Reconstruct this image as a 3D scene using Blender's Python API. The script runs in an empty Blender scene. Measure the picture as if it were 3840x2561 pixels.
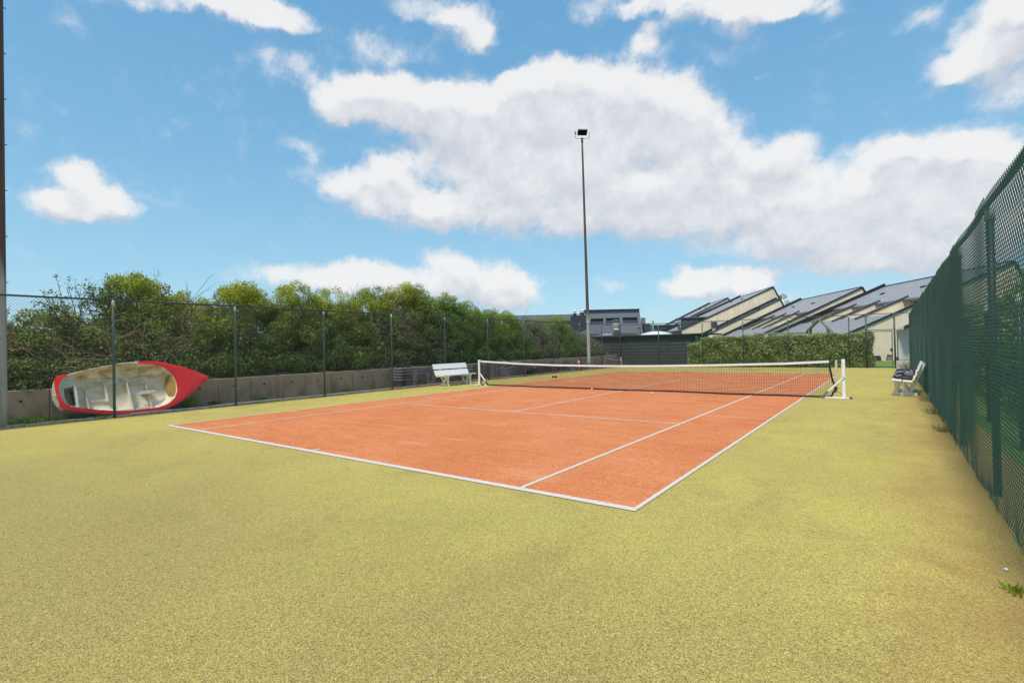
import bpy, bmesh, math, random
import numpy as np
from mathutils import Vector, Matrix, Euler

scene = bpy.context.scene
COL = scene.collection
R = math.radians
rng = np.random.default_rng(7)
random.seed(7)

# ------------------------------------------------------------------ camera
cam_d = bpy.data.cameras.new("camera")
cam_d.sensor_width = 36.0
cam_d.lens = 18.111
cam_d.clip_start = 0.05
cam_d.clip_end = 4000.0
cam = bpy.data.objects.new("camera", cam_d)
COL.objects.link(cam)
cam.matrix_world = Matrix(((0.804464, 0.022818, 0.593563, 7.4841),
                           (0.59364, 0.003984, -0.804721, -16.5069),
                           (-0.020727, 0.999732, -0.010341, 1.5887),
                           (0, 0, 0, 1)))
scene.camera = cam

# ------------------------------------------------------------------ light
SUN_EL, SUN_AZ = R(60), R(177)          # azimuth from +Y towards +X
sun_d = bpy.data.lights.new("sun", 'SUN')
sun_d.energy = 2.5
sun_d.angle = R(9)
sun_d.color = (1.0, 0.955, 0.87)
sun = bpy.data.objects.new("sun", sun_d)
COL.objects.link(sun)
sdir = Vector((math.sin(SUN_AZ) * math.cos(SUN_EL), math.cos(SUN_AZ) * math.cos(SUN_EL), math.sin(SUN_EL)))
sun.rotation_euler = sdir.to_track_quat('Z', 'Y').to_euler()
sun.location = (0, -30, 40)

SKY_STRENGTH = 0.105
CLOUD_STRENGTH = 0.535
scene.view_settings.view_transform = 'Standard'
scene.view_settings.look = 'None'
scene.view_settings.exposure = 0.76
scene.view_settings.gamma = 1.0
scene.view_settings.use_curve_mapping = False
scene.cycles.max_bounces = 5
scene.cycles.diffuse_bounces = 3
scene.cycles.glossy_bounces = 2
scene.cycles.transmission_bounces = 2

# ------------------------------------------------------------------ node helpers
class NT:
    """small helper round a node tree"""
    def __init__(self, tree):
        self.t = tree; self.n = tree.nodes; self.l = tree.links
    def node(self, typ, **kw):
        nd = self.n.new(typ)
        for k, v in kw.items():
            setattr(nd, k, v)
        return nd
    def put(self, sock, val):
        if val is None: return
        if isinstance(val, bpy.types.NodeSocket): self.l.new(val, sock)
        else: sock.default_value = val
    def math(self, op, a, b=None, c=None, clamp=False):
        nd = self.node('ShaderNodeMath', operation=op); nd.use_clamp = clamp
        self.put(nd.inputs[0], a); self.put(nd.inputs[1], b); self.put(nd.inputs[2], c)
        return nd.outputs[0]
    def vmath(self, op, a, b=None, out=0):
        nd = self.node('ShaderNodeVectorMath', operation=op)
        self.put(nd.inputs[0], a); self.put(nd.inputs[1], b)
        return nd.outputs[out]
    def scale(self, a, f):
        nd = self.node('ShaderNodeVectorMath', operation='SCALE')
        self.put(nd.inputs[0], a); self.put(nd.inputs[3], f)
        return nd.outputs[0]
    def noise(self, vec, scale, detail=4, rough=0.55, color=False, dist=0.0):
        nd = self.node('ShaderNodeTexNoise')
        self.put(nd.inputs['Vector'], vec); nd.inputs['Scale'].default_value = scale
        nd.inputs['Detail'].default_value = detail; nd.inputs['Roughness'].default_value = rough
        nd.inputs['Distortion'].default_value = dist
        return nd.outputs['Color' if color else 'Fac']
    def maprange(self, v, a, b, c=0.0, d=1.0, smooth=False):
        nd = self.node('ShaderNodeMapRange')
        if smooth: nd.interpolation_type = 'SMOOTHSTEP'
        self.put(nd.inputs[0], v)
        for i, x in zip((1, 2, 3, 4), (a, b, c, d)): self.put(nd.inputs[i], x)
        return nd.outputs[0]
    def mix(self, f, a, b, blend='MIX'):
        nd = self.node('ShaderNodeMix', data_type='RGBA', blend_type=blend)
        self.put(nd.inputs[0], f)
        self.put(nd.inputs[6], a if isinstance(a, bpy.types.NodeSocket) else (*a[:3], 1))
        self.put(nd.inputs[7], b if isinstance(b, bpy.types.NodeSocket) else (*b[:3], 1))
        return nd.outputs[2]
    def ramp(self, f, stops):
        nd = self.node('ShaderNodeValToRGB')
        el = nd.color_ramp.elements
        while len(el) < len(stops): el.new(0.5)
        for e, (p, c) in zip(el, stops):
            e.position = p; e.color = (*c[:3], 1)
        self.put(nd.inputs[0], f)
        return nd.outputs[0]

# ------------------------------------------------------------------ sky
# cumulus groups as (azimuth, elevation, half width, half height, weight) in degrees
CLOUDS = [(-68.2, 30.3, 5.3, 1.3, 1.0), (-63.4, 31.0, 5.8, 1.6, 1.1), (-59.9, 31.1, 3.7, 1.3, 1.0), (-71.6, 29.5, 3.9, 0.8, 0.4), (-77.1, 26.5, 1.4, 1.6, 0.45), (-44.9, 33.5, 4.8, 1.4, 0.9), (-40.3, 32.2, 4.4, 1.9, 1.0), (-38.7, 31.2, 2.2, 1.3, 0.8), (-60.4, 27.1, 3.5, 2.0, 0.5), (-57.9, 26.7, 3.8, 1.5, 0.36), (-51.3, 28.6, 5.4, 2.2, 0.42), (-48.9, 30.1, 5.1, 1.6, 0.36), (-51.2, 30.4, 2.3, 1.4, 0.28), (-53.6, 25.0, 4.0, 2.3, 1.0), (-49.1, 25.2, 6.9, 2.7, 1.1), (-44.4, 24.0, 9.5, 3.6, 1.1), (-37.1, 24.5, 8.7, 4.0, 1.2), (-29.8, 24.6, 9.5, 4.4, 1.2), (-31.2, 27.5, 5.3, 2.3, 0.9), (-24.2, 23.8, 8.3, 3.8, 1.1), (-19.2, 23.6, 5.8, 3.1, 1.1), (-16.2, 21.2, 5.6, 2.8, 1.0), (-34.8, 20.3, 12.0, 3.4, 1.0), (-22.9, 19.1, 10.0, 3.8, 1.1), (-39.7, 17.7, 10.5, 3.1, 0.9), (-55.5, 17.4, 3.5, 1.9, 0.75), (-51.5, 16.5, 5.0, 2.6, 1.0), (-49.2, 18.8, 3.2, 2.1, 0.8), (-46.5, 15.0, 6.1, 2.2, 1.0), (-38.8, 15.0, 7.7, 2.3, 1.0), (-36.9, 11.8, 3.4, 1.2, 0.5), (-30.1, 14.8, 10.4, 3.2, 1.0), (-20.7, 14.6, 10.3, 3.5, 1.1), (-12.1, 15.8, 7.3, 4.1, 1.1), (-8.9, 18.1, 3.4, 2.3, 0.9), (-12.2, 11.6, 10.1, 3.4, 1.0), (-4.7, 9.1, 7.7, 2.8, 1.0), (-2.9, 13.1, 6.8, 4.2, 1.1), (-1.4, 7.1, 5.2, 2.0, 0.8), (1.9, 13.0, 6.0, 3.6, 1.1), (3.4, 15.5, 4.9, 2.1, 1.1), (6.9, 14.0, 3.9, 2.3, 1.1), (7.4, 10.5, 5.1, 4.1, 1.2), (3.3, 8.4, 6.4, 3.3, 1.0), (-0.2, 17.1, 2.5, 1.4, 0.8), (-24.8, 33.1, 4.2, 1.7, 0.7), (-18.9, 32.6, 4.9, 1.2, 1.0), (-14.2, 31.3, 6.3, 1.6, 1.1), (-10.5, 30.0, 4.7, 1.5, 1.1), (-6.0, 29.7, 4.7, 1.1, 1.0), (-3.2, 28.4, 2.0, 0.9, 0.7), (-21.3, 28.4, 2.7, 2.2, 0.65), (-20.8, 29.8, 1.4, 1.1, 0.5), (-11.8, 27.2, 3.6, 1.4, 0.5), (-10.3, 24.0, 1.6, 0.4, 0.4), (6.1, 22.0, 3.2, 1.8, 0.7), (7.4, 23.6, 2.8, 2.4, 1.1), (8.3, 19.4, 2.5, 2.8, 1.0), (2.5, 25.8, 1.8, 0.9, 0.6), (8.5, 24.4, 1.5, 1.4, 0.9), (5.0, 21.7, 2.2, 0.9, 0.8), (-76.1, 14.0, 2.9, 2.4, 1.15), (-74.6, 12.9, 2.8, 1.7, 1.05), (-77.5, 12.5, 2.4, 1.5, 1.0), (-76.8, 15.4, 1.7, 1.2, 0.8), (-72.8, 13.8, 1.4, 1.3, 0.55), (-80.9, 13.1, 0.7, 0.8, 0.6), (-43.7, 8.6, 3.6, 2.8, 1.15), (-39.5, 7.1, 5.5, 2.9, 1.15), (-36.1, 6.1, 3.6, 2.9, 1.0), (-58.2, 7.7, 7.9, 1.6, 1.0), (-52.6, 7.6, 4.9, 1.8, 1.0), (-49.4, 7.1, 4.1, 1.9, 1.0), (-18.3, 6.3, 3.5, 1.4, 1.0), (-14.0, 5.9, 4.6, 1.8, 1.1), (-10.8, 5.9, 2.4, 1.7, 0.95), (-8.9, 4.0, 1.9, 0.9, 0.6), (-25.1, 6.7, 2.1, 0.9, 0.55), (-58.0, 20.2, 1.9, 1.2, 0.55), (-3.1, 17.7, 1.7, 0.9, 0.45),
          # the rest of the sky, outside the photograph
          (40, 20, 16, 6, 1.0), (62, 32, 12, 6, 1.0), (95, 16, 18, 5, 1.0), (130, 30, 16, 7, 1.0), (-110, 18, 16, 6, 1.0), (-140, 30, 18, 7, 1.0), (-170, 15, 18, 6, 1.0), (20, 46, 16, 6, .9), (-60, 50, 18, 6, .9)]

def cloud_group():
    """sum of soft cumulus lobes at an (azimuth, elevation) position in degrees"""
    g = bpy.data.node_groups.new("cloud_lobes", 'ShaderNodeTree')
    g.interface.new_socket("Vector", in_out='INPUT', socket_type='NodeSocketVector')
    g.interface.new_socket("Density", in_out='OUTPUT', socket_type='NodeSocketFloat')
    k = NT(g)
    gi = k.node('NodeGroupInput'); go = k.node('NodeGroupOutput')
    total = None
    for (a, e, ra, re, wt) in CLOUDS:
        q = k.node('ShaderNodeVectorMath', operation='MULTIPLY_ADD')
        k.l.new(gi.outputs[0], q.inputs[0]); q.inputs[1].default_value = (0.84 / ra, 0.84 / re, 0); q.inputs[2].default_value = (-a * 0.84 / ra, -e * 0.84 / re, 0)
        ln = k.vmath('DOT_PRODUCT', q.outputs[0], q.outputs[0], out=1)
        v = k.math('SUBTRACT', 1.0, ln, clamp=True)
        total = k.math('MULTIPLY_ADD', v, wt, total if total is not None else 0.0)
    k.l.new(k.math('MINIMUM', total, 1.6), go.inputs[0])
    return g

world = bpy.data.worlds.new("World")
scene.world = world
world.use_nodes = True
world.cycles.sampling_method = 'MANUAL'
world.cycles.sample_map_resolution = 512
k = NT(world.node_tree)
for nd in list(k.n): k.n.remove(nd)
wout = k.node('ShaderNodeOutputWorld')
sky = k.node('ShaderNodeTexSky', sky_type='NISHITA')
sky.sun_disc = False
sky.sun_elevation = SUN_EL
sky.sun_rotation = SUN_AZ
sky.altitude = 5.0
sky.air_density = 1.0
sky.dust_density = 0.6
sky.ozone_density = 1.5
tc = k.node('ShaderNodeTexCoord')
vdir = tc.outputs['Generated']
vdir = k.vmath('NORMALIZE', vdir)
CG = cloud_group()
def lobes_at(vec):
    sp_ = k.node('ShaderNodeSeparateXYZ'); k.l.new(vec, sp_.inputs[0])
    az = k.math('MULTIPLY', k.math('ARCTAN2', sp_.outputs[0], sp_.outputs[1]), 57.2958)
    el = k.math('MULTIPLY', k.math('ARCSINE', k.math('MINIMUM', sp_.outputs[2], 0.999)), 57.2958)
    cm = k.node('ShaderNodeCombineXYZ'); k.l.new(az, cm.inputs[0]); k.l.new(el, cm.inputs[1])
    gn = k.node('ShaderNodeGroup'); gn.node_tree = CG; k.l.new(cm.outputs[0], gn.inputs[0])
    return gn.outputs[0]
warp = k.vmath('SUBTRACT', k.noise(vdir, 9.0, 5, 0.6, color=True), (0.5, 0.5, 0.5))
wdir = k.vmath('ADD', vdir, k.scale(warp, 0.075))
f1 = k.math('SUBTRACT', k.noise(vdir, 15.0, 5, 0.62), 0.5)
f2 = k.math('SUBTRACT', k.noise(wdir, 40.0, 5, 0.62), 0.5)
f1u = k.math('SUBTRACT', k.noise(k.vmath('ADD', vdir, (0.006, 0.0, 0.026)), 15.0, 5, 0.6), 0.5)
den = k.math('MULTIPLY_ADD', f2, 0.85, k.math('MULTIPLY_ADD', f1, 1.75, lobes_at(wdir)))
den_up = k.math('MULTIPLY_ADD', f1u, 1.75, lobes_at(k.vmath('ADD', wdir, (0.0, 0.0, 0.032))))
mask = k.maprange(den, 0.02, 1.28, 0, 1, smooth=True)
thin = k.maprange(den, 0.05, 1.1, 0, 1, smooth=True)
lit = k.math('SUBTRACT', den, den_up)
up = k.maprange(den_up, 0.1, 1.6, 1.0, 0.0)
lum = k.math('ADD', k.maprange(lit, -0.75, 0.75, 0.10, 1.0), k.math('MULTIPLY', up, 0.34), clamp=True)
ccol = k.ramp(lum, [(0.0, (0.63, 0.665, 0.745)), (0.35, (0.745, 0.77, 0.83)), (0.7, (0.89, 0.90, 0.93)), (1.0, (1.0, 0.995, 0.99))])
sepd = k.node('ShaderNodeSeparateXYZ'); k.l.new(vdir, sepd.inputs[0])
grad = k.ramp(k.math('MAXIMUM', sepd.outputs[2], 0.0), [(0.0, (0.40, 0.66, 0.80)), (0.12, (0.315, 0.60, 0.785)), (0.32, (0.205, 0.475, 0.72)), (0.6, (0.13, 0.375, 0.65)), (1.0, (0.06, 0.24, 0.50))])
bg_sky = k.node('ShaderNodeBackground'); bg_sky.inputs[1].default_value = 1.0
skymix = k.mix(0.8, k.scale(sky.outputs[0], SKY_STRENGTH), k.scale(grad, 0.615))
k.l.new(skymix, bg_sky.inputs[0])
bg_cl = k.node('ShaderNodeBackground'); bg_cl.inputs[1].default_value = CLOUD_STRENGTH
k.l.new(ccol, bg_cl.inputs[0])
ms = k.node('ShaderNodeMixShader')
k.l.new(k.math('MULTIPLY', mask, k.math('ADD', 0.48, k.math('MULTIPLY', thin, 0.45))), ms.inputs[0])
k.l.new(bg_sky.outputs[0], ms.inputs[1]); k.l.new(bg_cl.outputs[0], ms.inputs[2])
k.l.new(ms.outputs[0], wout.inputs[0])

# ------------------------------------------------------------------ materials
def mat(name, base, rough=0.7, metal=0.0, var=0.0, scale=6.0, dark=None, bump=0.0, bscale=40.0, spec=0.5, sheen=0.0, sheen_col=None):
    """painted / plain material with a procedural mottling towards 'dark'"""
    m = bpy.data.materials.new(name); m.use_nodes = True
    kk = NT(m.node_tree); b = kk.n['Principled BSDF']
    co = kk.node('ShaderNodeTexCoord').outputs['Object']
    b.inputs['Roughness'].default_value = rough; b.inputs['Metallic'].default_value = metal
    b.inputs['Specular IOR Level'].default_value = spec
    dk = dark if dark else tuple(c * 0.6 for c in base)
    if var > 0:
        f = kk.maprange(kk.noise(co, scale, 6, 0.65), 0.5 - 0.25, 0.5 + 0.22, 0, var)
        kk.l.new(kk.mix(f, base, dk), b.inputs['Base Color'])
    else:
        b.inputs['Base Color'].default_value = (*base, 1)
    if bump > 0:
        bp = kk.node('ShaderNodeBump'); bp.inputs['Strength'].default_value = bump; bp.inputs['Distance'].default_value = 0.01
        kk.l.new(kk.noise(co, bscale, 5, 0.6), bp.inputs['Height']); kk.l.new(bp.outputs[0], b.inputs['Normal'])
    return m

def leaf_mat(name, stops, trans=0.35, rough=0.45):
    m = bpy.data.materials.new(name); m.use_nodes = True
    kk = NT(m.node_tree); b = kk.n['Principled BSDF']; out = kk.n['Material Output']
    at = kk.node('ShaderNodeAttribute', attribute_name='tint')
    c = kk.ramp(at.outputs['Fac'], stops)
    kk.l.new(c, b.inputs['Base Color']); b.inputs['Roughness'].default_value = rough
    b.inputs['Specular IOR Level'].default_value = 0.35
    tr = kk.node('ShaderNodeBsdfTranslucent'); kk.l.new(c, tr.inputs[0])
    mx = kk.node('ShaderNodeMixShader'); mx.inputs[0].default_value = trans
    kk.l.new(b.outputs[0], mx.inputs[1]); kk.l.new(tr.outputs[0], mx.inputs[2]); kk.l.new(mx.outputs[0], out.inputs[0])
    return m

def turf_material():
    m = bpy.data.materials.new("artificial_turf"); m.use_nodes = True
    kk = NT(m.node_tree); b = kk.n['Principled BSDF']
    co = kk.node('ShaderNodeTexCoord').outputs['Object']
    big = kk.noise(co, 0.28, 5, 0.6, dist=0.4)
    mid = kk.noise(co, 1.7, 5, 0.6)
    streak = kk.noise(kk.vmath('MULTIPLY', co, (2.2, 0.35, 1)), 1.0, 4, 0.6)
    c = kk.mix(kk.maprange(big, 0.36, 0.62, 0, 1, True), (0.590, 0.468, 0.122), (0.540, 0.395, 0.125))
    c = kk.mix(kk.maprange(mid, 0.46, 0.72, 0, 0.4, True), c, (0.45, 0.405, 0.085))
    c = kk.mix(kk.maprange(streak, 0.48, 0.72, 0, 0.35, True), c, (0.44, 0.325, 0.11))
    worn = kk.noise(co, 0.75, 6, 0.68, dist=0.8)
    c = kk.mix(kk.maprange(worn, 0.50, 0.68, 0, 0.55, True), c, (0.37, 0.265, 0.10))
    c = kk.mix(kk.maprange(worn, 0.30, 0.44, 0.4, 0, True), c, (0.49, 0.465, 0.09))
    sp = kk.node('ShaderNodeSeparateXYZ'); kk.l.new(co, sp.inputs[0])
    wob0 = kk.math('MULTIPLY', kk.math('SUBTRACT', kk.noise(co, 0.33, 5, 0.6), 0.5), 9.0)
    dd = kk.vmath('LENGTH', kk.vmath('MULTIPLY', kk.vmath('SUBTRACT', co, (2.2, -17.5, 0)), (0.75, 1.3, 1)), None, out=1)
    near_dark = kk.maprange(kk.math('ADD', dd, wob0), 2.5, 9.5, 1, 0, True)      # foreground darkening painted into the colour round the camera, brown like the infill
    c = kk.mix(kk.math('MULTIPLY', near_dark, 0.75), c, (0.35, 0.25, 0.095))
    # fibres and sand infill: fine grain, darker and lighter tufts of whatever colour the patch has
    g1_ = kk.noise(co, 125.0, 3, 0.75)
    g0_ = kk.noise(co, 30.0, 4, 0.75)
    m_ = kk.math('MULTIPLY', kk.maprange(g0_, 0.35, 0.65, 1.12, 0.88), kk.maprange(g1_, 0.38, 0.62, 1.15, 0.85))
    hue = None
    for vs_ in (165.0, 290.0):
        vo = kk.node('ShaderNodeTexVoronoi'); vo.inputs['Scale'].default_value = vs_; kk.l.new(co, vo.inputs['Vector'])
        sv = kk.node('ShaderNodeSeparateColor'); kk.l.new(vo.outputs['Color'], sv.inputs[0])
        lo_ = kk.maprange(sv.outputs[0], 0.0, 0.38, 0.36, 1.0); hi_ = kk.maprange(sv.outputs[0], 0.78, 1.0, 1.0, 1.5)
        m_ = kk.math('MULTIPLY', m_, kk.math('MULTIPLY', lo_, hi_))
        h_ = sv.outputs[1]; hue = h_ if hue is None else kk.math('MULTIPLY', kk.math('ADD', hue, h_), 0.5)
    c = kk.mix(kk.maprange(hue, 0.15, 0.42, 0.5, 0.0), c, (0.40, 0.22, 0.09))
    c = kk.mix(kk.maprange(hue, 0.60, 0.85, 0.0, 0.5), c, (0.36, 0.42, 0.06))
    c = kk.scale(c, m_)
    # rusty moss along the two fences
    wob = kk.math('MULTIPLY', kk.math('SUBTRACT', kk.noise(co, 1.3, 5, 0.65), 0.5), 1.6)
    eL = kk.maprange(kk.math('ADD', sp.outputs[0], kk.math('MULTIPLY', wob, 0.35)), -8.35, -8.02, 1, 0, True)
    eR = kk.maprange(kk.math('ADD', sp.outputs[0], wob), 7.25, 8.3, 0, 1, True)
    grit = kk.maprange(kk.noise(co, 55.0, 3, 0.7), 0.32, 0.62, 0.25, 1.0)
    c = kk.mix(kk.math('MULTIPLY', kk.math('MULTIPLY', eR, 0.9), grit), c, (0.27, 0.135, 0.05))
    c = kk.mix(kk.math('MULTIPLY', kk.math('MULTIPLY', eL, 0.95), grit), c, (0.13, 0.055, 0.028))
    kk.l.new(c, b.inputs['Base Color'])
    b.inputs['Roughness'].default_value = 0.95; b.inputs['Specular IOR Level'].default_value = 0.08
    b.inputs['Sheen Weight'].default_value = 0.25; b.inputs['Sheen Roughness'].default_value = 0.5
    b.inputs['Sheen Tint'].default_value = (0.95, 0.95, 0.35, 1)
    bp = kk.node('ShaderNodeBump'); bp.inputs['Strength'].default_value = 0.5; bp.inputs['Distance'].default_value = 0.012
    kk.l.new(g1_, bp.inputs['Height']); kk.l.new(bp.outputs[0], b.inputs['Normal'])
    return m

def clay_material():
    m = bpy.data.materials.new("orange_court_carpet"); m.use_nodes = True
    kk = NT(m.node_tree); b = kk.n['Principled BSDF']
    co = kk.node('ShaderNodeTexCoord').outputs['Object']
    big = kk.noise(co, 0.45, 5, 0.6, dist=0.5)
    drag = kk.noise(kk.vmath('MULTIPLY', co, (0.8, 2.6, 1)), 1.2, 6, 0.65, dist=0.6)
    c = kk.mix(kk.maprange(big, 0.35, 0.65, 0, 1, True), (0.66, 0.225, 0.088), (0.60, 0.175, 0.060))
    c = kk.mix(kk.maprange(drag, 0.46, 0.72, 0, 0.55, True), c, (0.50, 0.125, 0.035))
    c = kk.mix(kk.maprange(drag, 0.28, 0.46, 0.75, 0, True), c, (0.70, 0.32, 0.15))
    scuff = kk.noise(kk.vmath('MULTIPLY', co, (1.0, 3.4, 1)), 3.4, 7, 0.7, dist=1.2)
    c = kk.mix(kk.maprange(scuff, 0.55, 0.70, 0, 0.5, True), c, (0.40, 0.085, 0.022))
    c = kk.mix(kk.maprange(scuff, 0.30, 0.43, 0.55, 0, True), c, (0.76, 0.38, 0.2))
    damp = kk.noise(kk.vmath('MULTIPLY', co, (0.55, 1.5, 1)), 0.8, 5, 0.65, dist=1.0)
    c = kk.mix(kk.maprange(damp, 0.55, 0.72, 0, 0.55, True), c, (0.42, 0.11, 0.035))
    g = kk.noise(co, 120.0, 3, 0.7)
    vo = kk.node('ShaderNodeTexVoronoi'); vo.inputs['Scale'].default_value = 95.0; kk.l.new(co, vo.inputs['Vector'])
    sv = kk.node('ShaderNodeSeparateColor'); kk.l.new(vo.outputs['Color'], sv.inputs[0])
    c = kk.mix(kk.maprange(sv.outputs[0], 0.0, 0.3, 0.6, 0.0), c, (0.33, 0.075, 0.02))
    c = kk.mix(kk.maprange(sv.outputs[0], 0.78, 1.0, 0.0, 0.6), c, (0.82, 0.46, 0.26))
    c = kk.mix(kk.maprange(g, 0.49, 0.63, 0, 0.62), c, (0.30, 0.075, 0.022))
    c = kk.mix(kk.maprange(g, 0.33, 0.46, 0.6, 0.0), c, (0.80, 0.43, 0.22))
    kk.l.new(c, b.inputs['Base Color'])
    b.inputs['Roughness'].default_value = 0.95; b.inputs['Specular IOR Level'].default_value = 0.1
    bp = kk.node('ShaderNodeBump'); bp.inputs['Strength'].default_value = 0.35; bp.inputs['Distance'].default_value = 0.01
    kk.l.new(g, bp.inputs['Height']); kk.l.new(bp.outputs[0], b.inputs['Normal'])
    return m

def line_material():
    m = bpy.data.materials.new("worn_white_line"); m.use_nodes = True
    kk = NT(m.node_tree); b = kk.n['Principled BSDF']
    co = kk.node('ShaderNodeTexCoord').outputs['Object']
    c = kk.mix(kk.maprange(kk.noise(co, 110, 3, 0.7), 0.48, 0.66, 0, 0.7), (0.63, 0.60, 0.545), (0.33, 0.24, 0.16))
    c = kk.mix(kk.maprange(kk.noise(co, 3.0, 4, 0.6), 0.5, 0.75, 0, 0.4), c, (0.64, 0.44, 0.32))
    kk.l.new(c, b.inputs['Base Color']); b.inputs['Roughness'].default_value = 0.9
    return m

def slate_material(name, base, edge):
    m = bpy.data.materials.new(name); m.use_nodes = True
    kk = NT(m.node_tree); b = kk.n['Principled BSDF']
    co = kk.node('ShaderNodeTexCoord').outputs['Object']
    sp = kk.node('ShaderNodeSeparateXYZ'); kk.l.new(co, sp.inputs[0])
    cb = kk.node('ShaderNodeCombineXYZ'); kk.l.new(sp.outputs[1], cb.inputs[0])
    kk.l.new(kk.math('MULTIPLY', sp.outputs[2], 2.3), cb.inputs[1])
    br = kk.node('ShaderNodeTexBrick'); kk.l.new(cb.outputs[0], br.inputs['Vector'])
    br.inputs['Scale'].default_value = 1.0
    br.inputs['Brick Width'].default_value = 0.36; br.inputs['Row Height'].default_value = 0.27
    br.inputs['Mortar Size'].default_value = 0.018
    br.inputs['Color1'].default_value = (*base, 1); br.inputs['Color2'].default_value = (*[c * 0.82 for c in base], 1)
    br.inputs['Mortar'].default_value = (*edge, 1)
    c = kk.mix(kk.maprange(kk.noise(co, 0.8, 6, 0.6), 0.4, 0.7, 0, 0.35), br.outputs['Color'], tuple(x * 0.7 for x in base))
    kk.l.new(c, b.inputs['Base Color']); b.inputs['Roughness'].default_value = 0.5
    bp = kk.node('ShaderNodeBump'); bp.inputs['Strength'].default_value = 0.4; bp.inputs['Distance'].default_value = 0.02
    kk.l.new(br.outputs['Fac'], bp.inputs['Height']); bp.invert = True; kk.l.new(bp.outputs[0], b.inputs['Normal'])
    return m

def stained(name, base, stain, lo, hi, amount, scale=(1, 1, 1), nscale=3.0, rough=0.7, bump=0.15, grain=0.0, axis=2):
    """base colour with stains that grow along one local axis between lo and hi"""
    m = bpy.data.materials.new(name); m.use_nodes = True
    kk = NT(m.node_tree); b = kk.n['Principled BSDF']
    co = kk.node('ShaderNodeTexCoord').outputs['Object']
    sp = kk.node('ShaderNodeSeparateXYZ'); kk.l.new(co, sp.inputs[0])
    n = kk.noise(kk.vmath('MULTIPLY', co, scale), nscale, 7, 0.65)
    f = kk.math('MULTIPLY', kk.maprange(sp.outputs[axis], lo, hi, 0.25, 1, True), kk.maprange(n, 0.38, 0.66, 0, amount, True))
    c = kk.mix(f, base, stain)
    if grain > 0:
        c = kk.mix(kk.maprange(kk.noise(co, 60, 3, 0.7), 0.5, 0.7, 0, grain), c, tuple(x * 0.45 for x in base))
    kk.l.new(c, b.inputs['Base Color']); b.inputs['Roughness'].default_value = rough
    bp = kk.node('ShaderNodeBump'); bp.inputs['Strength'].default_value = bump; bp.inputs['Distance'].default_value = 0.01
    kk.l.new(kk.noise(co, 45, 4, 0.65), bp.inputs['Height']); kk.l.new(bp.outputs[0], b.inputs['Normal'])
    return m

def pole_material():
    """galvanised foot, rust-brown shaft above about three metres"""
    m = bpy.data.materials.new("weathered_lamp_pole"); m.use_nodes = True
    kk = NT(m.node_tree); b = kk.n['Principled BSDF']
    co = kk.node('ShaderNodeTexCoord').outputs['Object']
    sp = kk.node('ShaderNodeSeparateXYZ'); kk.l.new(co, sp.inputs[0])
    st = kk.noise(kk.vmath('MULTIPLY', co, (9, 9, 0.35)), 1.3, 6, 0.65)
    zf = kk.maprange(kk.math('ADD', sp.outputs[2], kk.math('MULTIPLY', kk.math('SUBTRACT', st, 0.5), 1.6)), 2.9, 4.0, 0, 1, True)
    low = kk.mix(kk.maprange(st, 0.45, 0.75, 0, 0.8), (0.44, 0.44, 0.42), (0.26, 0.24, 0.2))
    high = kk.mix(kk.maprange(st, 0.4, 0.65, 0, 1), (0.105, 0.068, 0.046), (0.045, 0.034, 0.028))
    kk.l.new(kk.mix(zf, low, high), b.inputs['Base Color']); b.inputs['Roughness'].default_value = 0.7
    return m

M = {}
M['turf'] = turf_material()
M['clay'] = clay_material()
M['line'] = line_material()
M['soil'] = mat("sandy_soil", (0.17, 0.13, 0.085), 0.95, var=0.9, scale=3.0, dark=(0.06, 0.045, 0.03), bump=0.6, bscale=12)
M['far_ground'] = mat("rough_grassland", (0.11, 0.125, 0.045), 0.95, var=0.9, scale=0.6, dark=(0.06, 0.075, 0.03))
M['lawn'] = mat("bright_lawn", (0.16, 0.27, 0.02), 0.9, var=0.8, scale=30, dark=(0.085, 0.17, 0.015), bump=0.5, bscale=90)
M['paving'] = mat("pale_paving", (0.43, 0.38, 0.33), 0.9, var=0.6, scale=2.5, dark=(0.27, 0.23, 0.2), bump=0.3)
M['kerb'] = mat("weathered_kerb", (0.70, 0.63, 0.55), 0.95, var=0.8, scale=9, dark=(0.07, 0.055, 0.04), bump=0.6, bscale=30)
M['dune'] = mat("dune_grass", (0.17, 0.20, 0.07), 0.95, var=0.9, scale=0.35, dark=(0.09, 0.12, 0.06), bump=0.5, bscale=3)
M['wall'] = stained("concrete_retaining_panel", (0.43, 0.325, 0.215), (0.19, 0.135, 0.08), 0.9, -0.1, 0.85, (1, 1, 0.6), 2.2, 0.92, 0.5, 0.55)
M['hole'] = mat("dark_hole", (0.012, 0.011, 0.01), 0.9)
M['post_pale'] = mat("faded_green_post", (0.10, 0.145, 0.125), 0.55, var=0.7, scale=14, dark=(0.055, 0.095, 0.08))
M['post_dark'] = mat("dark_green_post", (0.018, 0.050, 0.036), 0.45, var=0.7, scale=12, dark=(0.035, 0.07, 0.055))
M['cap'] = mat("white_post_cap", (0.62, 0.63, 0.63), 0.5, var=0.4, scale=30, dark=(0.35, 0.36, 0.36))
M['rail'] = mat("dark_green_rail", (0.022, 0.040, 0.034), 0.5, var=0.6, scale=20, dark=(0.05, 0.075, 0.065))
M['wire_grey'] = mat("grey_green_wire", (0.085, 0.095, 0.088), 0.5)
M['wire_green'] = mat("dark_green_wire", (0.026, 0.118, 0.090), 0.4)
M['white'] = mat("white_painted_wood", (0.80, 0.79, 0.76), 0.55, var=0.5, scale=7, dark=(0.70, 0.67, 0.60), bump=0.12, bscale=60)
M['white_metal'] = mat("white_painted_metal", (0.78, 0.78, 0.77), 0.4, var=0.45, scale=9, dark=(0.56, 0.54, 0.5))
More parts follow.
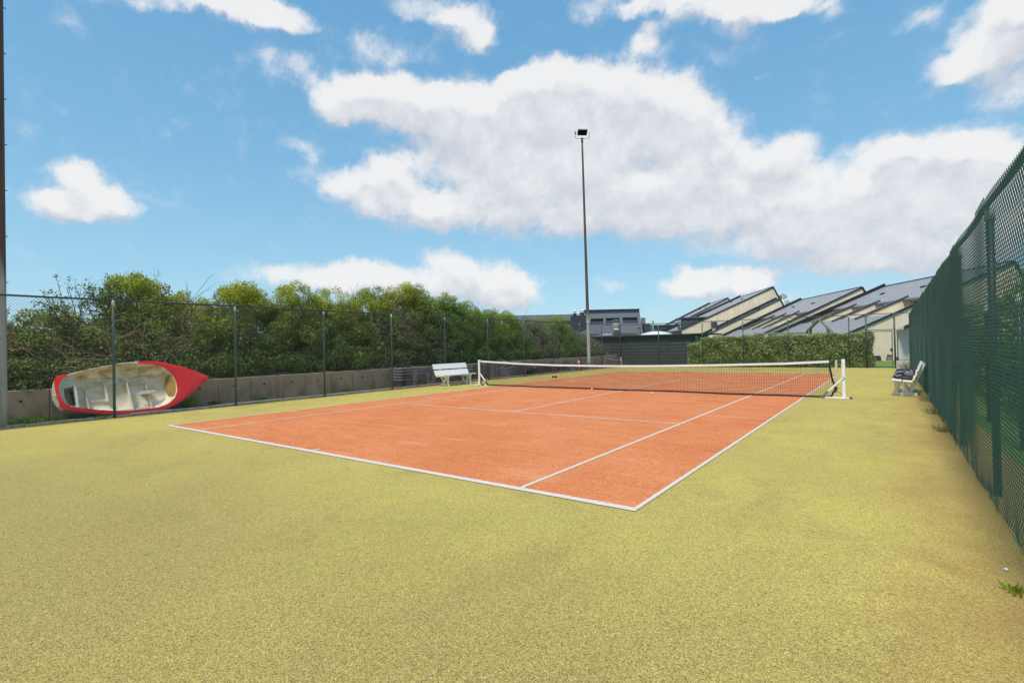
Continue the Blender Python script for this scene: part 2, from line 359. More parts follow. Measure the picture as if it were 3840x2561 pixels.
M['band'] = mat("white_net_tape", (0.80, 0.79, 0.76), 0.75, var=0.5, scale=5, dark=(0.55, 0.52, 0.46))
M['net_cord'] = mat("black_net_cord", (0.010, 0.010, 0.012), 0.7)
M['net_tape'] = mat("black_net_tape", (0.014, 0.014, 0.018), 0.6)
M['cream_slat'] = mat("cream_slat", (0.52, 0.50, 0.33), 0.6, var=0.6, scale=8, dark=(0.40, 0.36, 0.26))
M['rubber'] = mat("black_rubber", (0.016, 0.016, 0.018), 0.55)
M['steel'] = mat("bolt_steel", (0.20, 0.20, 0.20), 0.4, metal=0.8)
M['red'] = stained("scuffed_red_paint", (0.70, 0.013, 0.014), (0.72, 0.12, 0.08), 1.2, 2.1, 0.5, (1, 1, 1), 12.0, 0.38, 0.15, 0.0, axis=0)
M['hull'] = mat("flaking_cream_hull", (0.60, 0.565, 0.47), 0.6, var=0.9, scale=5, dark=(0.45, 0.36, 0.28), bump=0.3)
M['cream'] = stained("stained_cream_boat_lining", (0.88, 0.77, 0.57), (0.40, 0.31, 0.07), 0.55, 1.3, 1.0, (1, 1.4, 1), 3.4, 0.55, 0.3, 0.12, axis=1)
M['cream_rim'] = stained("mossy_cream_gunwale", (0.55, 0.52, 0.40), (0.26, 0.22, 0.07), 0.3, 1.3, 0.9, (1, 1.4, 1), 5.0, 0.6, 0.3, 0.3, axis=1)
M['boat_white'] = mat("boat_white_locker", (0.68, 0.67, 0.63), 0.5, var=0.5, scale=5, dark=(0.5, 0.47, 0.38))
M['boat_rib'] = mat("cream_boat_rib", (0.74, 0.70, 0.60), 0.6, var=0.6, scale=8, dark=(0.46, 0.36, 0.2))
M['boat_tan'] = mat("dirty_tan_locker_floor", (0.30, 0.235, 0.165), 0.8, var=0.7, scale=9, dark=(0.17, 0.12, 0.08))
M['boat_yellow'] = mat("amber_bow_tank", (0.50, 0.31, 0.055), 0.5, var=0.8, scale=5, dark=(0.22, 0.12, 0.03))
M['plastic'] = mat("anthracite_plastic", (0.15, 0.15, 0.175), 0.45, var=0.5, scale=10, dark=(0.21, 0.21, 0.235))
M['tarp'] = mat("dark_brown_tarpaulin", (0.050, 0.038, 0.040), 0.65, var=0.9, scale=6, dark=(0.022, 0.016, 0.018), bump=0.5, bscale=9)
M['cone_red'] = mat("red_reflective_band", (0.55, 0.025, 0.02), 0.5, var=0.4, scale=9, dark=(0.38, 0.02, 0.02))
M['cone_white'] = mat("white_reflective_band", (0.70, 0.69, 0.66), 0.5, var=0.4, scale=9, dark=(0.5, 0.48, 0.44))
M['ball'] = mat("yellow_tennis_felt", (0.62, 0.72, 0.035), 0.9, var=0.4, scale=60, dark=(0.5, 0.6, 0.03), bump=0.4, bscale=300)
M['black_wood'] = stained("black_stained_boards", (0.048, 0.045, 0.046), (0.085, 0.08, 0.08), -1, 3, 0.9, (0.35, 1, 3), 2.5, 0.7, 0.3, 0.3)
M['roof_felt'] = mat("black_roof_felt", (0.012, 0.013, 0.014), 0.7, var=0.5, scale=3, dark=(0.025, 0.026, 0.028))
M['slate'] = slate_material("grey_roof_slates", (0.33, 0.325, 0.325), (0.16, 0.16, 0.16))
M['slate_dark'] = slate_material("dark_hung_slates", (0.055, 0.062, 0.075), (0.022, 0.025, 0.03))
M['slate_pale'] = slate_material("pale_grey_cladding", (0.185, 0.20, 0.24), (0.13, 0.14, 0.17))
M['render'] = stained("beige_render", (0.74, 0.635, 0.46), (0.55, 0.44, 0.30), 1, 8, 0.65, (1, 1, 0.25), 1.6, 0.9, 0.25, 0.15)
M['render_white'] = mat("cream_white_render", (0.60, 0.58, 0.52), 0.9, var=0.4, scale=2, dark=(0.45, 0.43, 0.37))
M['flashing'] = mat("dark_verge_flashing", (0.014, 0.017, 0.024), 0.35)
M['coping'] = mat("blue_grey_coping", (0.055, 0.065, 0.083), 0.3, metal=0.3)
M['zinc'] = mat("grey_zinc", (0.22, 0.23, 0.24), 0.4, metal=0.5, var=0.4, scale=8)
M['glass'] = mat("dark_window_glass", (0.012, 0.016, 0.022), 0.08, spec=0.7)
M['opening'] = mat("dark_opening", (0.010, 0.011, 0.013), 0.6)
M['pale_flue'] = stained("dirty_white_flue", (0.52, 0.51, 0.47), (0.25, 0.22, 0.17), 0, 1, 0.9, (3, 3, 0.6), 4.0, 0.6, 0.2, 0.1)
M['old_timber'] = mat("weathered_timber", (0.30, 0.25, 0.185), 0.9, var=0.9, scale=6, dark=(0.14, 0.115, 0.085), bump=0.4)
M['dome'] = mat("white_canvas", (0.62, 0.63, 0.64), 0.7)
M['grey_canvas'] = mat("grey_canvas", (0.10, 0.103, 0.115), 0.8)
M['door_white'] = mat("white_door", (0.60, 0.585, 0.55), 0.6, var=0.25, scale=4)
M['pole_grey'] = pole_material()
M['lamp_black'] = mat("black_lamp_glass", (0.007, 0.007, 0.008), 0.7, spec=0.1)
M['lamp_grey'] = mat("pale_lamp_housing", (0.30, 0.31, 0.31), 0.4)
M['bark'] = mat("brown_bark", (0.095, 0.068, 0.048), 0.9, var=0.8, scale=10, dark=(0.045, 0.032, 0.024))
M['twig_tan'] = mat("dry_tan_cane", (0.42, 0.28, 0.18), 0.8, var=0.8, scale=4, dark=(0.12, 0.07, 0.05))
M['bag_black'] = mat("black_bag_nylon", (0.013, 0.014, 0.018), 0.5, var=0.5, scale=8, dark=(0.03, 0.032, 0.04), bump=0.3, bscale=14)
M['bag_grey'] = mat("grey_bag_nylon", (0.16, 0.165, 0.19), 0.5, var=0.5, scale=8, dark=(0.09, 0.09, 0.11), bump=0.3, bscale=14)
M['piping'] = mat("white_piping", (0.65, 0.66, 0.66), 0.5)
M['bristle'] = mat("tan_bristle", (0.50, 0.36, 0.22), 0.95, var=0.9, scale=25, dark=(0.30, 0.2, 0.12), bump=0.8, bscale=50)
M['alu'] = mat("pale_rod", (0.45, 0.46, 0.47), 0.4, metal=0.4)
M['plaything_red'] = mat("red_play_bar", (0.42, 0.03, 0.035), 0.5)
M['concrete_pale'] = mat("pale_concrete", (0.46, 0.44, 0.40), 0.9, var=0.5, scale=6)
M['litter'] = mat("pale_litter", (0.40, 0.31, 0.19), 0.9)
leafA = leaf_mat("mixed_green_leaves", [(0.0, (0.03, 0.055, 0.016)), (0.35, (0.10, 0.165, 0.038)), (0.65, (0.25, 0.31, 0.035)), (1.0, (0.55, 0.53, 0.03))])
leafB = leaf_mat("bramble_leaves", [(0.0, (0.045, 0.065, 0.02)), (0.4, (0.15, 0.205, 0.06)), (0.75, (0.32, 0.35, 0.09)), (1.0, (0.48, 0.45, 0.10))])
leafC = leaf_mat("silver_green_leaves", [(0.0, (0.05, 0.065, 0.032)), (0.5, (0.175, 0.195, 0.10)), (1.0, (0.36, 0.365, 0.21))])
leafD = leaf_mat("hedge_leaves", [(0.0, (0.04, 0.065, 0.015)), (0.35, (0.15, 0.20, 0.042)), (0.65, (0.37, 0.41, 0.12)), (1.0, (0.68, 0.66, 0.38))], 0.25)
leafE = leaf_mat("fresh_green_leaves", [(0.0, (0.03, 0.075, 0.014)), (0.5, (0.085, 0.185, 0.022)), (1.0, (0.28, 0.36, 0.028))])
leafF = leaf_mat("dry_grass_blades", [(0.0, (0.12, 0.14, 0.03)), (0.5, (0.33, 0.30, 0.12)), (1.0, (0.50, 0.44, 0.25))])

# ------------------------------------------------------------------ geometry helpers
class MB:
    """collects shapes, then links them as ONE mesh object"""
    def __init__(self): self.v = []; self.f = []
    def add(self, vs, fs):
        o = len(self.v); self.v.extend([tuple(x) for x in vs]); self.f.extend([tuple(i + o for i in f) for f in fs])
    def box(self, c, s, rot=None, ch=0.0):
        """box centred on c with full size s, optional chamfer and rotation (Matrix 3x3 or euler tuple)"""
        if rot is not None and not isinstance(rot, Matrix): rot = Euler(rot).to_matrix()
        hx, hy, hz = s[0] / 2, s[1] / 2, s[2] / 2
        vs, fs = [], []
        if ch <= 0:
            vs = [Vector((x * hx, y * hy, z * hz)) for x in (-1, 1) for y in (-1, 1) for z in (-1, 1)]
            fs = [(0, 1, 3, 2), (4, 6, 7, 5), (0, 4, 5, 1), (2, 3, 7, 6), (0, 2, 6, 4), (1, 5, 7, 3)]
        else:
            ch = min(ch, 0.49 * min(s))
            bm = bmesh.new(); bmesh.ops.create_cube(bm, size=1.0)
            for v in bm.verts: v.co = Vector((v.co.x * s[0], v.co.y * s[1], v.co.z * s[2]))
            bmesh.ops.bevel(bm, geom=list(bm.edges), offset=ch, segments=1, affect='EDGES', profile=0.5)
            bm.verts.index_update()
            vs = [v.co.copy() for v in bm.verts]; fs = [tuple(v.index for v in f.verts) for f in bm.faces]
            bm.free()
        if rot is not None: vs = [rot @ v for v in vs]
        c = Vector(c)
        self.add([v + c for v in vs], fs)
    def beam(self, a, b, w, h, ch=0.0, up=(0, 0, 1)):
        """rectangular bar from a to b; w across, h along 'up'"""
        a, b = Vector(a), Vector(b); d = b - a; L = d.length; y = d.normalized()
        x = y.cross(Vector(up));
        if x.length < 1e-4: x = y.cross(Vector((1, 0, 0)))
        x.normalize(); z = x.cross(y)
        rot = Matrix((x, y, z)).transposed()
        self.box((a + b) / 2, (w, L, h), rot, ch)
    def prism(self, poly, axis_vec, plane='xz'):
        """extrude a polygon of 3-D points along axis_vec"""
        n = len(poly); a = Vector(axis_vec)
        p = [Vector(q) for q in poly]
        self.add(p + [q + a for q in p], [tuple(range(n))[::-1], tuple(range(n, 2 * n))] + [(i, (i + 1) % n, n + (i + 1) % n, n + i) for i in range(n)])
    def tube(self, pts, r, n=8, caps=True):
        pts = [Vector(p) for p in pts]; m = len(pts)
        rs = r if isinstance(r, (list, tuple)) else [r] * m
        ref = None; vs = []; fs = []
        for i in range(m):
            t = (pts[min(i + 1, m - 1)] - pts[max(i - 1, 0)]).normalized()
            if ref is None:
                ref = t.cross(Vector((0, 0, 1)))
                if ref.length < 0.1: ref = t.cross(Vector((1, 0, 0)))
            ref = (ref - t * ref.dot(t)).normalized(); bi = t.cross(ref)
            for j in range(n):
                an = 2 * math.pi * j / n
                vs.append(pts[i] + (ref * math.cos(an) + bi * math.sin(an)) * rs[i])
        for i in range(m - 1):
            for j in range(n):
                fs.append((i * n + j, i * n + (j + 1) % n, (i + 1) * n + (j + 1) % n, (i + 1) * n + j))
        if caps: fs += [tuple(range(n))[::-1], tuple(range((m - 1) * n, m * n))]
        self.add(vs, fs)
    def lathe(self, prof, n=16, c=(0, 0, 0)):
        """profile of (radius, z) revolved round a vertical axis through c"""
        vs, fs = [], []; m = len(prof)
        for (r, z) in prof:
            for j in range(n):
                an = 2 * math.pi * j / n
                vs.append((c[0] + r * math.cos(an), c[1] + r * math.sin(an), c[2] + z))
        for i in range(m - 1):
            for j in range(n):
                fs.append((i * n + j, i * n + (j + 1) % n, (i + 1) * n + (j + 1) % n, (i + 1) * n + j))
        fs += [tuple(range(n))[::-1], tuple(range((m - 1) * n, m * n))]
        self.add(vs, fs)
    def build(self, name, m, parent=None, smooth=False):
        me = bpy.data.meshes.new(name)
        me.from_pydata(self.v, [], self.f)
        bm = bmesh.new(); bm.from_mesh(me); bmesh.ops.recalc_face_normals(bm, faces=bm.faces); bm.to_mesh(me); bm.free()
        me.materials.append(m)
        if smooth: me.polygons.foreach_set('use_smooth', [True] * len(me.polygons))
        me.update()
        o = bpy.data.objects.new(name, me); COL.objects.link(o)
        if parent is not None: o.parent = parent
        return o

def quads_object(name, V, tint, m, parent=None):
    """V: (n,4,3) array -> one mesh of n quads with a per-face 'tint'"""
    n = len(V)
    me = bpy.data.meshes.new(name)
    me.vertices.add(n * 4); me.vertices.foreach_set('co', V.reshape(-1).astype(np.float32))
    me.loops.add(n * 4); me.loops.foreach_set('vertex_index', np.arange(n * 4, dtype=np.int32))
    me.polygons.add(n); me.polygons.foreach_set('loop_start', np.arange(0, n * 4, 4, dtype=np.int32))
    if tint is not None:
        at = me.attributes.new('tint', 'FLOAT', 'FACE'); at.data.foreach_set('value', np.clip(tint, 0, 1).astype(np.float32))
    me.materials.append(m); me.update(calc_edges=True)
    o = bpy.data.objects.new(name, me); COL.objects.link(o)
    if parent is not None: o.parent = parent
    return o

def strands_object(name, A, B, r, m, parent=None):
    """many thin straight 4-sided wires A[i] -> B[i] in one mesh"""
    A = np.asarray(A, float); B = np.asarray(B, float)
    d = B - A; d /= np.linalg.norm(d, axis=1, keepdims=True)
    ref = np.where(np.abs(d[:, :1]) < 0.8, np.array([[1.0, 0, 0]]), np.array([[0, 1.0, 0]]))
    x = np.cross(d, ref); x /= np.linalg.norm(x, axis=1, keepdims=True); y = np.cross(d, x)
    ring = [x * r, y * r, -x * r, -y * r]
    n = len(A)
    V = np.stack([A + q for q in ring] + [B + q for q in ring], 1)          # n,8,3
    me = bpy.data.meshes.new(name)
    me.vertices.add(n * 8); me.vertices.foreach_set('co', V.reshape(-1).astype(np.float32))
    idx = np.array([[0, 1, 5, 4], [1, 2, 6, 5], [2, 3, 7, 6], [3, 0, 4, 7]])
    F = (np.arange(n)[:, None, None] * 8 + idx[None]).reshape(-1).astype(np.int32)
    me.loops.add(len(F)); me.loops.foreach_set('vertex_index', F)
    me.polygons.add(n * 4); me.polygons.foreach_set('loop_start', np.arange(0, n * 16, 4, dtype=np.int32))
    me.materials.append(m); me.update(calc_edges=True)
    o = bpy.data.objects.new(name, me); COL.objects.link(o)
    if parent is not None: o.parent = parent
    return o

def thing(name, label, cat, loc=(0, 0, 0), rotz=0.0, group=None):
    o = bpy.data.objects.new(name, None); COL.objects.link(o)
    o.empty_display_size = 0.2
    o.location = loc; o.rotation_euler = (0, 0, rotz)
    o['label'] = label; o['category'] = cat
    if group: o['group'] = group
    return o

def tag(o, label, cat, group=None):
    o['label'] = label; o['category'] = cat
    if group: o['group'] = group
    return o

def struct(name, mb, m, kind='structure'):
    o = mb.build(name, m); o['kind'] = kind; return o

def dup(root, loc=None, rotz=None, label=None, group=None):
    r = root.copy(); COL.objects.link(r)
    if loc is not None: r.location = loc
    if rotz is not None: r.rotation_euler = (0, 0, rotz)
    if label: r['label'] = label
    if group: r['group'] = group
    for ch in list(root.children):
        c = ch.copy(); COL.objects.link(c); c.parent = r
        for gch in list(ch.children):
            g = gch.copy(); COL.objects.link(g); g.parent = c
    return r

# ------------------------------------------------------------------ setting
def sheet(x0, y0, x1, y1, z):
    b = MB(); b.add([(x0, y0, z), (x1, y0, z), (x1, y1, z), (x0, y1, z)], [(0, 1, 2, 3)]); return b
struct('ground', sheet(-1500, -1500, 1500, 1500, -0.03), M['far_ground'])
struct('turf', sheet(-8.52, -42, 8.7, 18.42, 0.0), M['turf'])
struct('soil_strip', sheet(-9.6, -42, -8.52, 20.5, -0.008), M['soil'])
b = sheet(-4.2, 18.42, 9.2, 30.2, -0.012); b.add(sheet(8.7, -42, 60, 18.42, -0.012).v, [(0, 1, 2, 3)])
struct('lawn', b, M['lawn'])
b = sheet(7.62, 18.42, 8.6, 29.9, -0.006); b.add(sheet(5.9, 29.9, 8.6, 31.0, -0.007).v, [(0, 1, 2, 3)]); b.add(sheet(6.3, 18.42, 7.62, 18.75, -0.005).v, [(0, 1, 2, 3)])
struct('path', b, M['paving'])
struct('court', sheet(-5.485, -11.885, 5.485, 11.885, 0.004), M['clay'])
b = MB()
Z = 0.008
def line(x0, y0, x1, y1):
    """carpet strip whose two long edges are slightly ragged"""
    lx = (x1 - x0) > (y1 - y0); L = max(x1 - x0, y1 - y0); n = max(1, int(L / 0.025)); j = lambda: random.gauss(0, 0.0028)
    vs = []
    for i in range(n + 1):
        f = i / n
        if lx: vs += [(x0 + L * f, y0 + j(), Z), (x0 + L * f, y1 + j(), Z)]
        else: vs += [(x1 + j(), y0 + L * f, Z), (x0 + j(), y0 + L * f, Z)]
    b.add(vs, [(2 * i, 2 * i + 2, 2 * i + 3, 2 * i + 1) for i in range(n)])
line(-5.485, -11.885, 5.485, -11.785); line(-5.485, 11.785, 5.485, 11.885)
for s in (-1, 1):
    x0, x1 = sorted((s * 5.485, s * 5.435)); line(x0, -11.785, x1, 11.785)
    x0, x1 = sorted((s * 4.115, s * 4.065)); line(x0, -11.785, x1, 11.785)
line(-4.065, -6.40, 4.065, -6.35); line(-4.065, 6.35, 4.065, 6.40)
line(-0.025, -6.35, 0.025, 6.35); line(-0.025, -11.785, 0.025, -11.66); line(-0.025, 11.66, 0.025, 11.785)
struct('court_lines', b, M['line'])
# broken kerb under the left and far fences
b = MB()
y = -30.0
while y < 18.6:
    L = 0.9 + random.random() * 0.25
    b.box((-8.56 + random.uniform(-.012, .012), y + L / 2, 0.012 + random.uniform(-.008, .01)), (0.16, L - 0.015, 0.07), (random.uniform(-.01, .01), 0, random.uniform(-.01, .01)), 0.012)
    y += L
struct('kerb', b, M['kerb'])

# dune bank behind the retaining wall, far dune, all real terrain
nx, ny = 22, 70
b = MB(); vs = []
for j in range(ny):
    yy = -40 + 59.5 * j / (ny - 1)
    for i in range(nx):
        u = i / (nx - 1); xx = -9.58 - 20 * u ** 1.4
        h = 0.74 + 1.75 * min(1, (u * 2.4)) ** 1.2 + 0.22 * math.sin(yy * 0.9 + xx) * min(1, u * 5) + random.uniform(-.05, .05) * (u > 0)
        if yy > 15: h = 0.72 + (h - 0.72) * max(0.0, (19.5 - yy) / 4.5)
        vs.append((xx, yy, h))
b.add(vs, [(j * nx + i, j * nx + i + 1, (j + 1) * nx + i + 1, (j + 1) * nx + i) for j in range(ny - 1) for i in range(nx - 1)])
struct('dune_bank', b, M['soil'])
b = MB(); vs = []; n1, n2 = 36, 30
for i in range(n1):
    for j in range(n2):
        xx = -110 + 60 * i / (n1 - 1); yy = -50 + 75 * j / (n2 - 1)
        h = 8.9 * math.exp(-(((xx + 82) / 15) ** 2 + ((yy + 14) / 15) ** 2)) + 0.35 * math.sin(xx * .7) * math.cos(yy * .5)
        vs.append((xx, yy, h - 0.4))
b.add(vs, [(i * n2 + j, i * n2 + j + 1, (i + 1) * n2 + j + 1, (i + 1) * n2 + j) for i in range(n1 - 1) for j in range(n2 - 1)])
o = struct('dune_hill', b, M['dune']); o.data.polygons.foreach_set('use_smooth', [True] * len(o.data.polygons))

# ------------------------------------------------------------------ retaining wall
w = thing('retaining_wall', 'low mossy concrete panel retaining wall below the shrub bank', 'wall', (-9.5, 0, 0))
y = -26.0; first_panel = None
kk_ = 0
while y < 19.4:
    pb = MB(); pb.box((-0.05 + random.uniform(-.012, .012), y + 0.5, 0.385), (0.10, 0.985, 0.79 + random.uniform(-.012, .012)), (0, random.uniform(-.012, .012), random.uniform(-.006, .006)), 0.008)
    p = pb.build('wall_panel', M['wall'], w)
    hb = MB(); hb.tube([(-0.02, y + 0.46, 0.52), (0.016, y + 0.46, 0.52)], 0.03, 8); hb.build('drain_hole', M['hole'], p)
    y += 1.0; kk_ += 1

# ------------------------------------------------------------------ chain link fences
def diamond(axis, c, a0, a1, z0, z1, step):
    """straight crossing strands filling a vertical rectangle; axis 0: runs along X at y=c, 1: runs along Y at x=c"""
    A, B = [], []
    H = z1 - z0
    s = a0 - H
    off = 0.0018
    while s < a1:
        lo, hi = max(s, a0), min(s + H, a1)
        if hi - lo > 0.01:
            p = (lo, z0 + lo - s); q = (hi, z0 + hi - s)
            A.append(p); B.append(q)
        s += step
    n = len(A)
    A2 = [(a0 + a1 - p[0], p[1]) for p in A]; B2 = [(a0 + a1 - p[0], p[1]) for p in B]
    def to3(P, o): return [(c + o, p[0], p[1]) if axis == 1 else (p[0], c + o, p[1]) for p in P]
    return to3(A, off) + to3(A2, -off), to3(B, off) + to3(B2, -off)

def fence_post(parent, x, y, h, r, m, cap=True):
    pb = MB(); pb.tube([(x, y, -0.02), (x, y, h)], r, 12)
    p = pb.build('post', m, parent, True)
    for poly in p.data.polygons:
        if len(poly.vertices) > 4: poly.use_smooth = False
    if cap:
        cb = MB(); cb.lathe([(r * 1.25, h - 0.10), (r * 1.25, h - 0.02), (r * 0.9, h + 0.03), (r * 0.35, h + 0.06)], 12, (x, y, 0)); cb.build('post_cap', M['cap'], p, True)
    return p

FL = thing('chain_link_fence', 'long chain link fence with faded green posts between court and shrub bank', 'fence')
XL = -8.37
YL = [-18, -15, -12, -9, -6, -3, 0, 3, 6.05, 9.1, 12.2, 15.25]
for yy in YL: fence_post(FL, XL, yy, 2.93, 0.031, M['post_pale'])
fence_post(FL, -8.40, 18.28, 2.98, 0.042, M['post_dark'], False)
b = MB(); b.tube([(XL + 0.012 * math.sin(t * 1.3), -21 + 39.28 * t / 40, 2.985 - 0.012 * abs(math.sin(math.pi * (t * 39.28 / 40) / 3.0))) for t in range(41)], 0.023, 8); b.build('top_rail', M['rail'], FL, True)
A, B = diamond(1, XL + 0.036, -21, 18.25, 0.02, 2.97, 0.0707)
strands_object('wire_mesh', A, B, 0.0017, M['wire_grey'], FL)
b = MB()
for zz in (0.06, 1.02, 2.0): b.tube([(XL + 0.038, -21, zz), (XL + 0.038, 18.25, zz)], 0.0022, 5)
b.build('tension_wire', M['wire_grey'], FL)

FF = thing('chain_link_fence', 'chain link fence with dark green posts in front of black shed and clipped hedge', 'fence')
YF = 18.3
for xx in (-5.55, -2.58, -0.08, 2.46, 5.53): fence_post(FF, xx, YF, 2.93, 0.03, M['post_dark'])
fence_post(FF, 6.33, YF, 3.0, 0.042, M['post_dark'], False); fence_post(FF, 7.60, YF, 3.0, 0.042, M['post_dark'], False)
b = MB(); b.tube([(-8.36 + 16.6 * t / 40, YF, 2.99 - 0.012 * abs(math.sin(t * 0.55))) for t in range(41)], 0.022, 8); b.build('top_rail', M['rail'], FF, True)
b = MB(); b.tube([(6.37, YF, 2.10), (7.56, YF, 2.10)], 0.02, 8); b.build('gate_lintel', M['post_dark'], FF, True)
A, B = diamond(0, YF - 0.036, -8.35, 6.30, 0.02, 2.97, 0.0707)
A2, B2 = diamond(0, YF - 0.036, 6.37, 7.56, 2.12, 2.97, 0.0707); A3, B3 = diamond(0, YF - 0.036, 7.63, 8.22, 0.02, 2.97, 0.0707)
strands_object('wire_mesh', A + A2 + A3, B + B2 + B3, 0.0015, M['wire_green'], FF)

G = thing('mesh_gate', 'narrow dark green mesh gate with black lock box at hedge end', 'gate', (6.96, 18.3, 0))
b = MB()
b.beam((-0.53, 0, 0.05), (-0.53, 0, 2.04), 0.04, 0.04, .004); b.beam((0.53, 0, 0.05), (0.53, 0, 2.04), 0.04, 0.04, .004)
b.beam((-0.51, 0, 2.02), (0.51, 0, 2.02), 0.04, 0.04, .004); b.beam((-0.51, 0, 0.07), (0.51, 0, 0.07), 0.04, 0.04, .004)
b.build('gate_frame', M['post_dark'], G)
A = [(-0.51 + 0.05 * i, 0, 0.09) for i in range(1, 21)] + [(-0.51, 0.004, 0.09 + 0.05 * i) for i in range(39)]
B = [(-0.51 + 0.05 * i, 0, 2.0) for i in range(1, 21)] + [(0.51, 0.004, 0.09 + 0.05 * i) for i in range(39)]
strands_object('gate_mesh', A, B, 0.0022, M['post_dark'], G)
b = MB(); b.box((0.5, -0.03, 0.99), (0.11, 0.07, 0.18), None, .01); lk = b.build('lock_box', M['rubber'], G)
b = MB(); b.tube([(0.48, -0.07, 1.0), (0.48, -0.11, 1.0), (0.36, -0.11, 1.0)], 0.009, 8); b.build('handle', M['rubber'], lk)

FR = thing('chain_link_fence', 'tall dark green chain link fence running away beside the right bench', 'fence')
XR = 8.27
for yy in (-18.7, -15.6, -12.55, -9.5, -6.45, -3.4, -0.35, 2.7, 5.75, 8.8, 11.85, 14.9): fence_post(FR, XR + 0.03, yy, 2.86, 0.033, M['post_dark'])
fence_post(FR, XR, 18.28, 2.96, 0.045, M['post_dark'], False)
b = MB(); b.tube([(XR, -22 + 40.28 * t / 60, 2.90 - 0.03 * abs(math.sin(math.pi * ((-22 + 40.28 * t / 60) + 9.5) / 3.05))) for t in range(61)], 0.026, 8); b.build('top_rail', M['rail'], FR, True)
# near part: real zigzag wires, hooked into each other; far part: crossing strands
a = 0.0354; A, B = [], []
ncol = int((18.22 + 13.0) / a)
for i in range(ncol):
    y0 = -13.0 + i * a
    wob = 0.012 * math.sin(y0 * 5.1) + 0.008 * math.sin(y0 * 13.7)
    zt = 2.93 - 0.03 * abs(math.sin(math.pi * (y0 + 9.5) / 3.05))
    nz = int((zt - 0.015) / a)
    zs = 0.015 + np.arange(nz + 1) * a
    ph = (np.arange(nz + 1) + i) % 2
    ys = y0 + ph * a * 1.06
    bul = 0.010 * math.sin(y0 * 2.3) * np.sin(zs * 1.7) + np.where(zs < 0.3, (0.3 - zs) * wob * 2.0, 0)
    xs = XR - 0.045 + np.where(ph > 0, 0.0045, -0.0045) + bul
    P = np.stack([xs, ys, zs], 1)
    A.append(P[:-1]); B.append(P[1:])
A = np.concatenate(A); B = np.concatenate(B)
strands_object('wire_mesh', A, B, 0.0024, M['wire_green'], FR)

FG = thing('garden_fence', 'lower green post fence with slanting braces seen through the right chain link', 'fence')
for yy in (-9.6, -6.5, -3.4, -0.3, 2.8, 5.9, 9.0):
    fence_post(FG, 8.92, yy, 2.12, 0.032, M['post_dark'])
for yy in (-3.4, 2.8):
    b = MB(); b.tube([(8.92, yy, 2.06), (8.92, yy - 3.0, 1.62)], 0.024, 8); b.build('brace', M['post_dark'], FG, True)
    b = MB(); b.tube([(8.92, yy, 1.27), (8.92, yy - 3.0, 1.03)], 0.024, 8); b.build('brace', M['post_dark'], FG, True)

# ------------------------------------------------------------------ flood light poles
def lamp_pole(label, loc, h, r0, r1, lean):
    t = thing('floodlight_pole', label, 'lamp post', loc, 0, 'floodlight poles behind the left fence')
    b = MB(); n = 24
    b.tube([(lean[0] * i / n, lean[1] * i / n, h * i / n) for i in range(n + 1)], [r0 + (r1 - r0) * (i / n) ** 0.8 for i in range(n + 1)], 12)
    b.build('pole', M['pole_grey'], t, True)
    z = 1.2; side = 0; first = None
    while z < h - 0.4:
        f = z / h; rr = r0 + (r1 - r0) * f ** 0.8
        c = Vector((lean[0] * f, lean[1] * f, z)); d = Vector((0.25, 0.97, 0)) * (1 if side % 2 == 0 else -1)
        b = MB(); b.tube([c + d * (rr * 0.8), c + d * (rr + 0.035)], 0.012, 6); b.build('step_bolt', M['steel'], t); side += 1; z += 0.52
    return t
lamp_pole('broad rusty pole rising out of frame at the left edge behind fence', (-8.62, -14.05, 0), 16.0, 0.14, 0.10, (0.0, 0.04))
tp = lamp_pole('tall slim brown floodlight pole beside the black shed', (-8.72, 14.05, 0), 15.2, 0.125, 0.055, (-0.10, -0.12))
hd = MB()   # lamp head faces the court, tilted down
hm = Matrix.Rotation(R(0), 3, 'Z')
top = Vector((-0.10, -0.12, 15.2))
ax = Vector((0.75, 0.66, 0)).normalized()        # width direction
fw = Vector((0.66, -0.75, 0)).normalized()       # aims over the court
nn = (fw * 0.66 - Vector((0, 0, 0.75))).normalized()
upv = ax.cross(nn)
rot = Matrix((ax, nn, upv)).transposed()
ctr = top + Vector((0, 0, 0.52)) + fw * 0.12
hd.box(ctr, (0.64, 0.13, 0.42), rot, 0.02)
for i in range(7): hd.box(ctr - nn * 0.11 + ax * (-0.3 + 0.1 * i), (0.012, 0.08, 0.34), rot)
lh = hd.build('lamp_housing', M['lamp_grey'], tp)
b = MB(); b.box(ctr + nn * 0.068, (0.61, 0.012, 0.39), rot, 0.004); b.build('lamp_glass', M['lamp_black'], lh)
b = MB(); s0 = top + Vector((0, 0, 0.14))
b.tube([ctr - ax * 0.45, ctr - ax * 0.47 - Vector((0, 0, .1)), s0 - ax * 0.46 + Vector((0, 0, .06)), s0 - ax * 0.4, s0 + ax * 0.4, s0 + ax * 0.46 + Vector((0, 0, .06)), ctr + ax * 0.47 - Vector((0, 0, .1)), ctr + ax * 0.45], 0.014, 6)
b.build('bracket', M['rubber'], tp)
b = MB(); b.lathe([(0.075, -0.1), (0.075, 0.02), (0.04, 0.04), (0.04, 0.1), (0.08, 0.11), (0.08, 0.16), (0.03, 0.2)], 12, top); b.build('pole_cap', M['rubber'], tp)
b = MB(); b.tube([ctr - ax * 0.5 + upv * .1, ctr - ax * 0.42 + upv * .1], 0.05, 8); b.tube([ctr - ax * 0.52 - upv * .02, ctr - ax * 0.42 - upv * .02], 0.03, 8); b.build('tilt_knob', M['rubber'], tp)

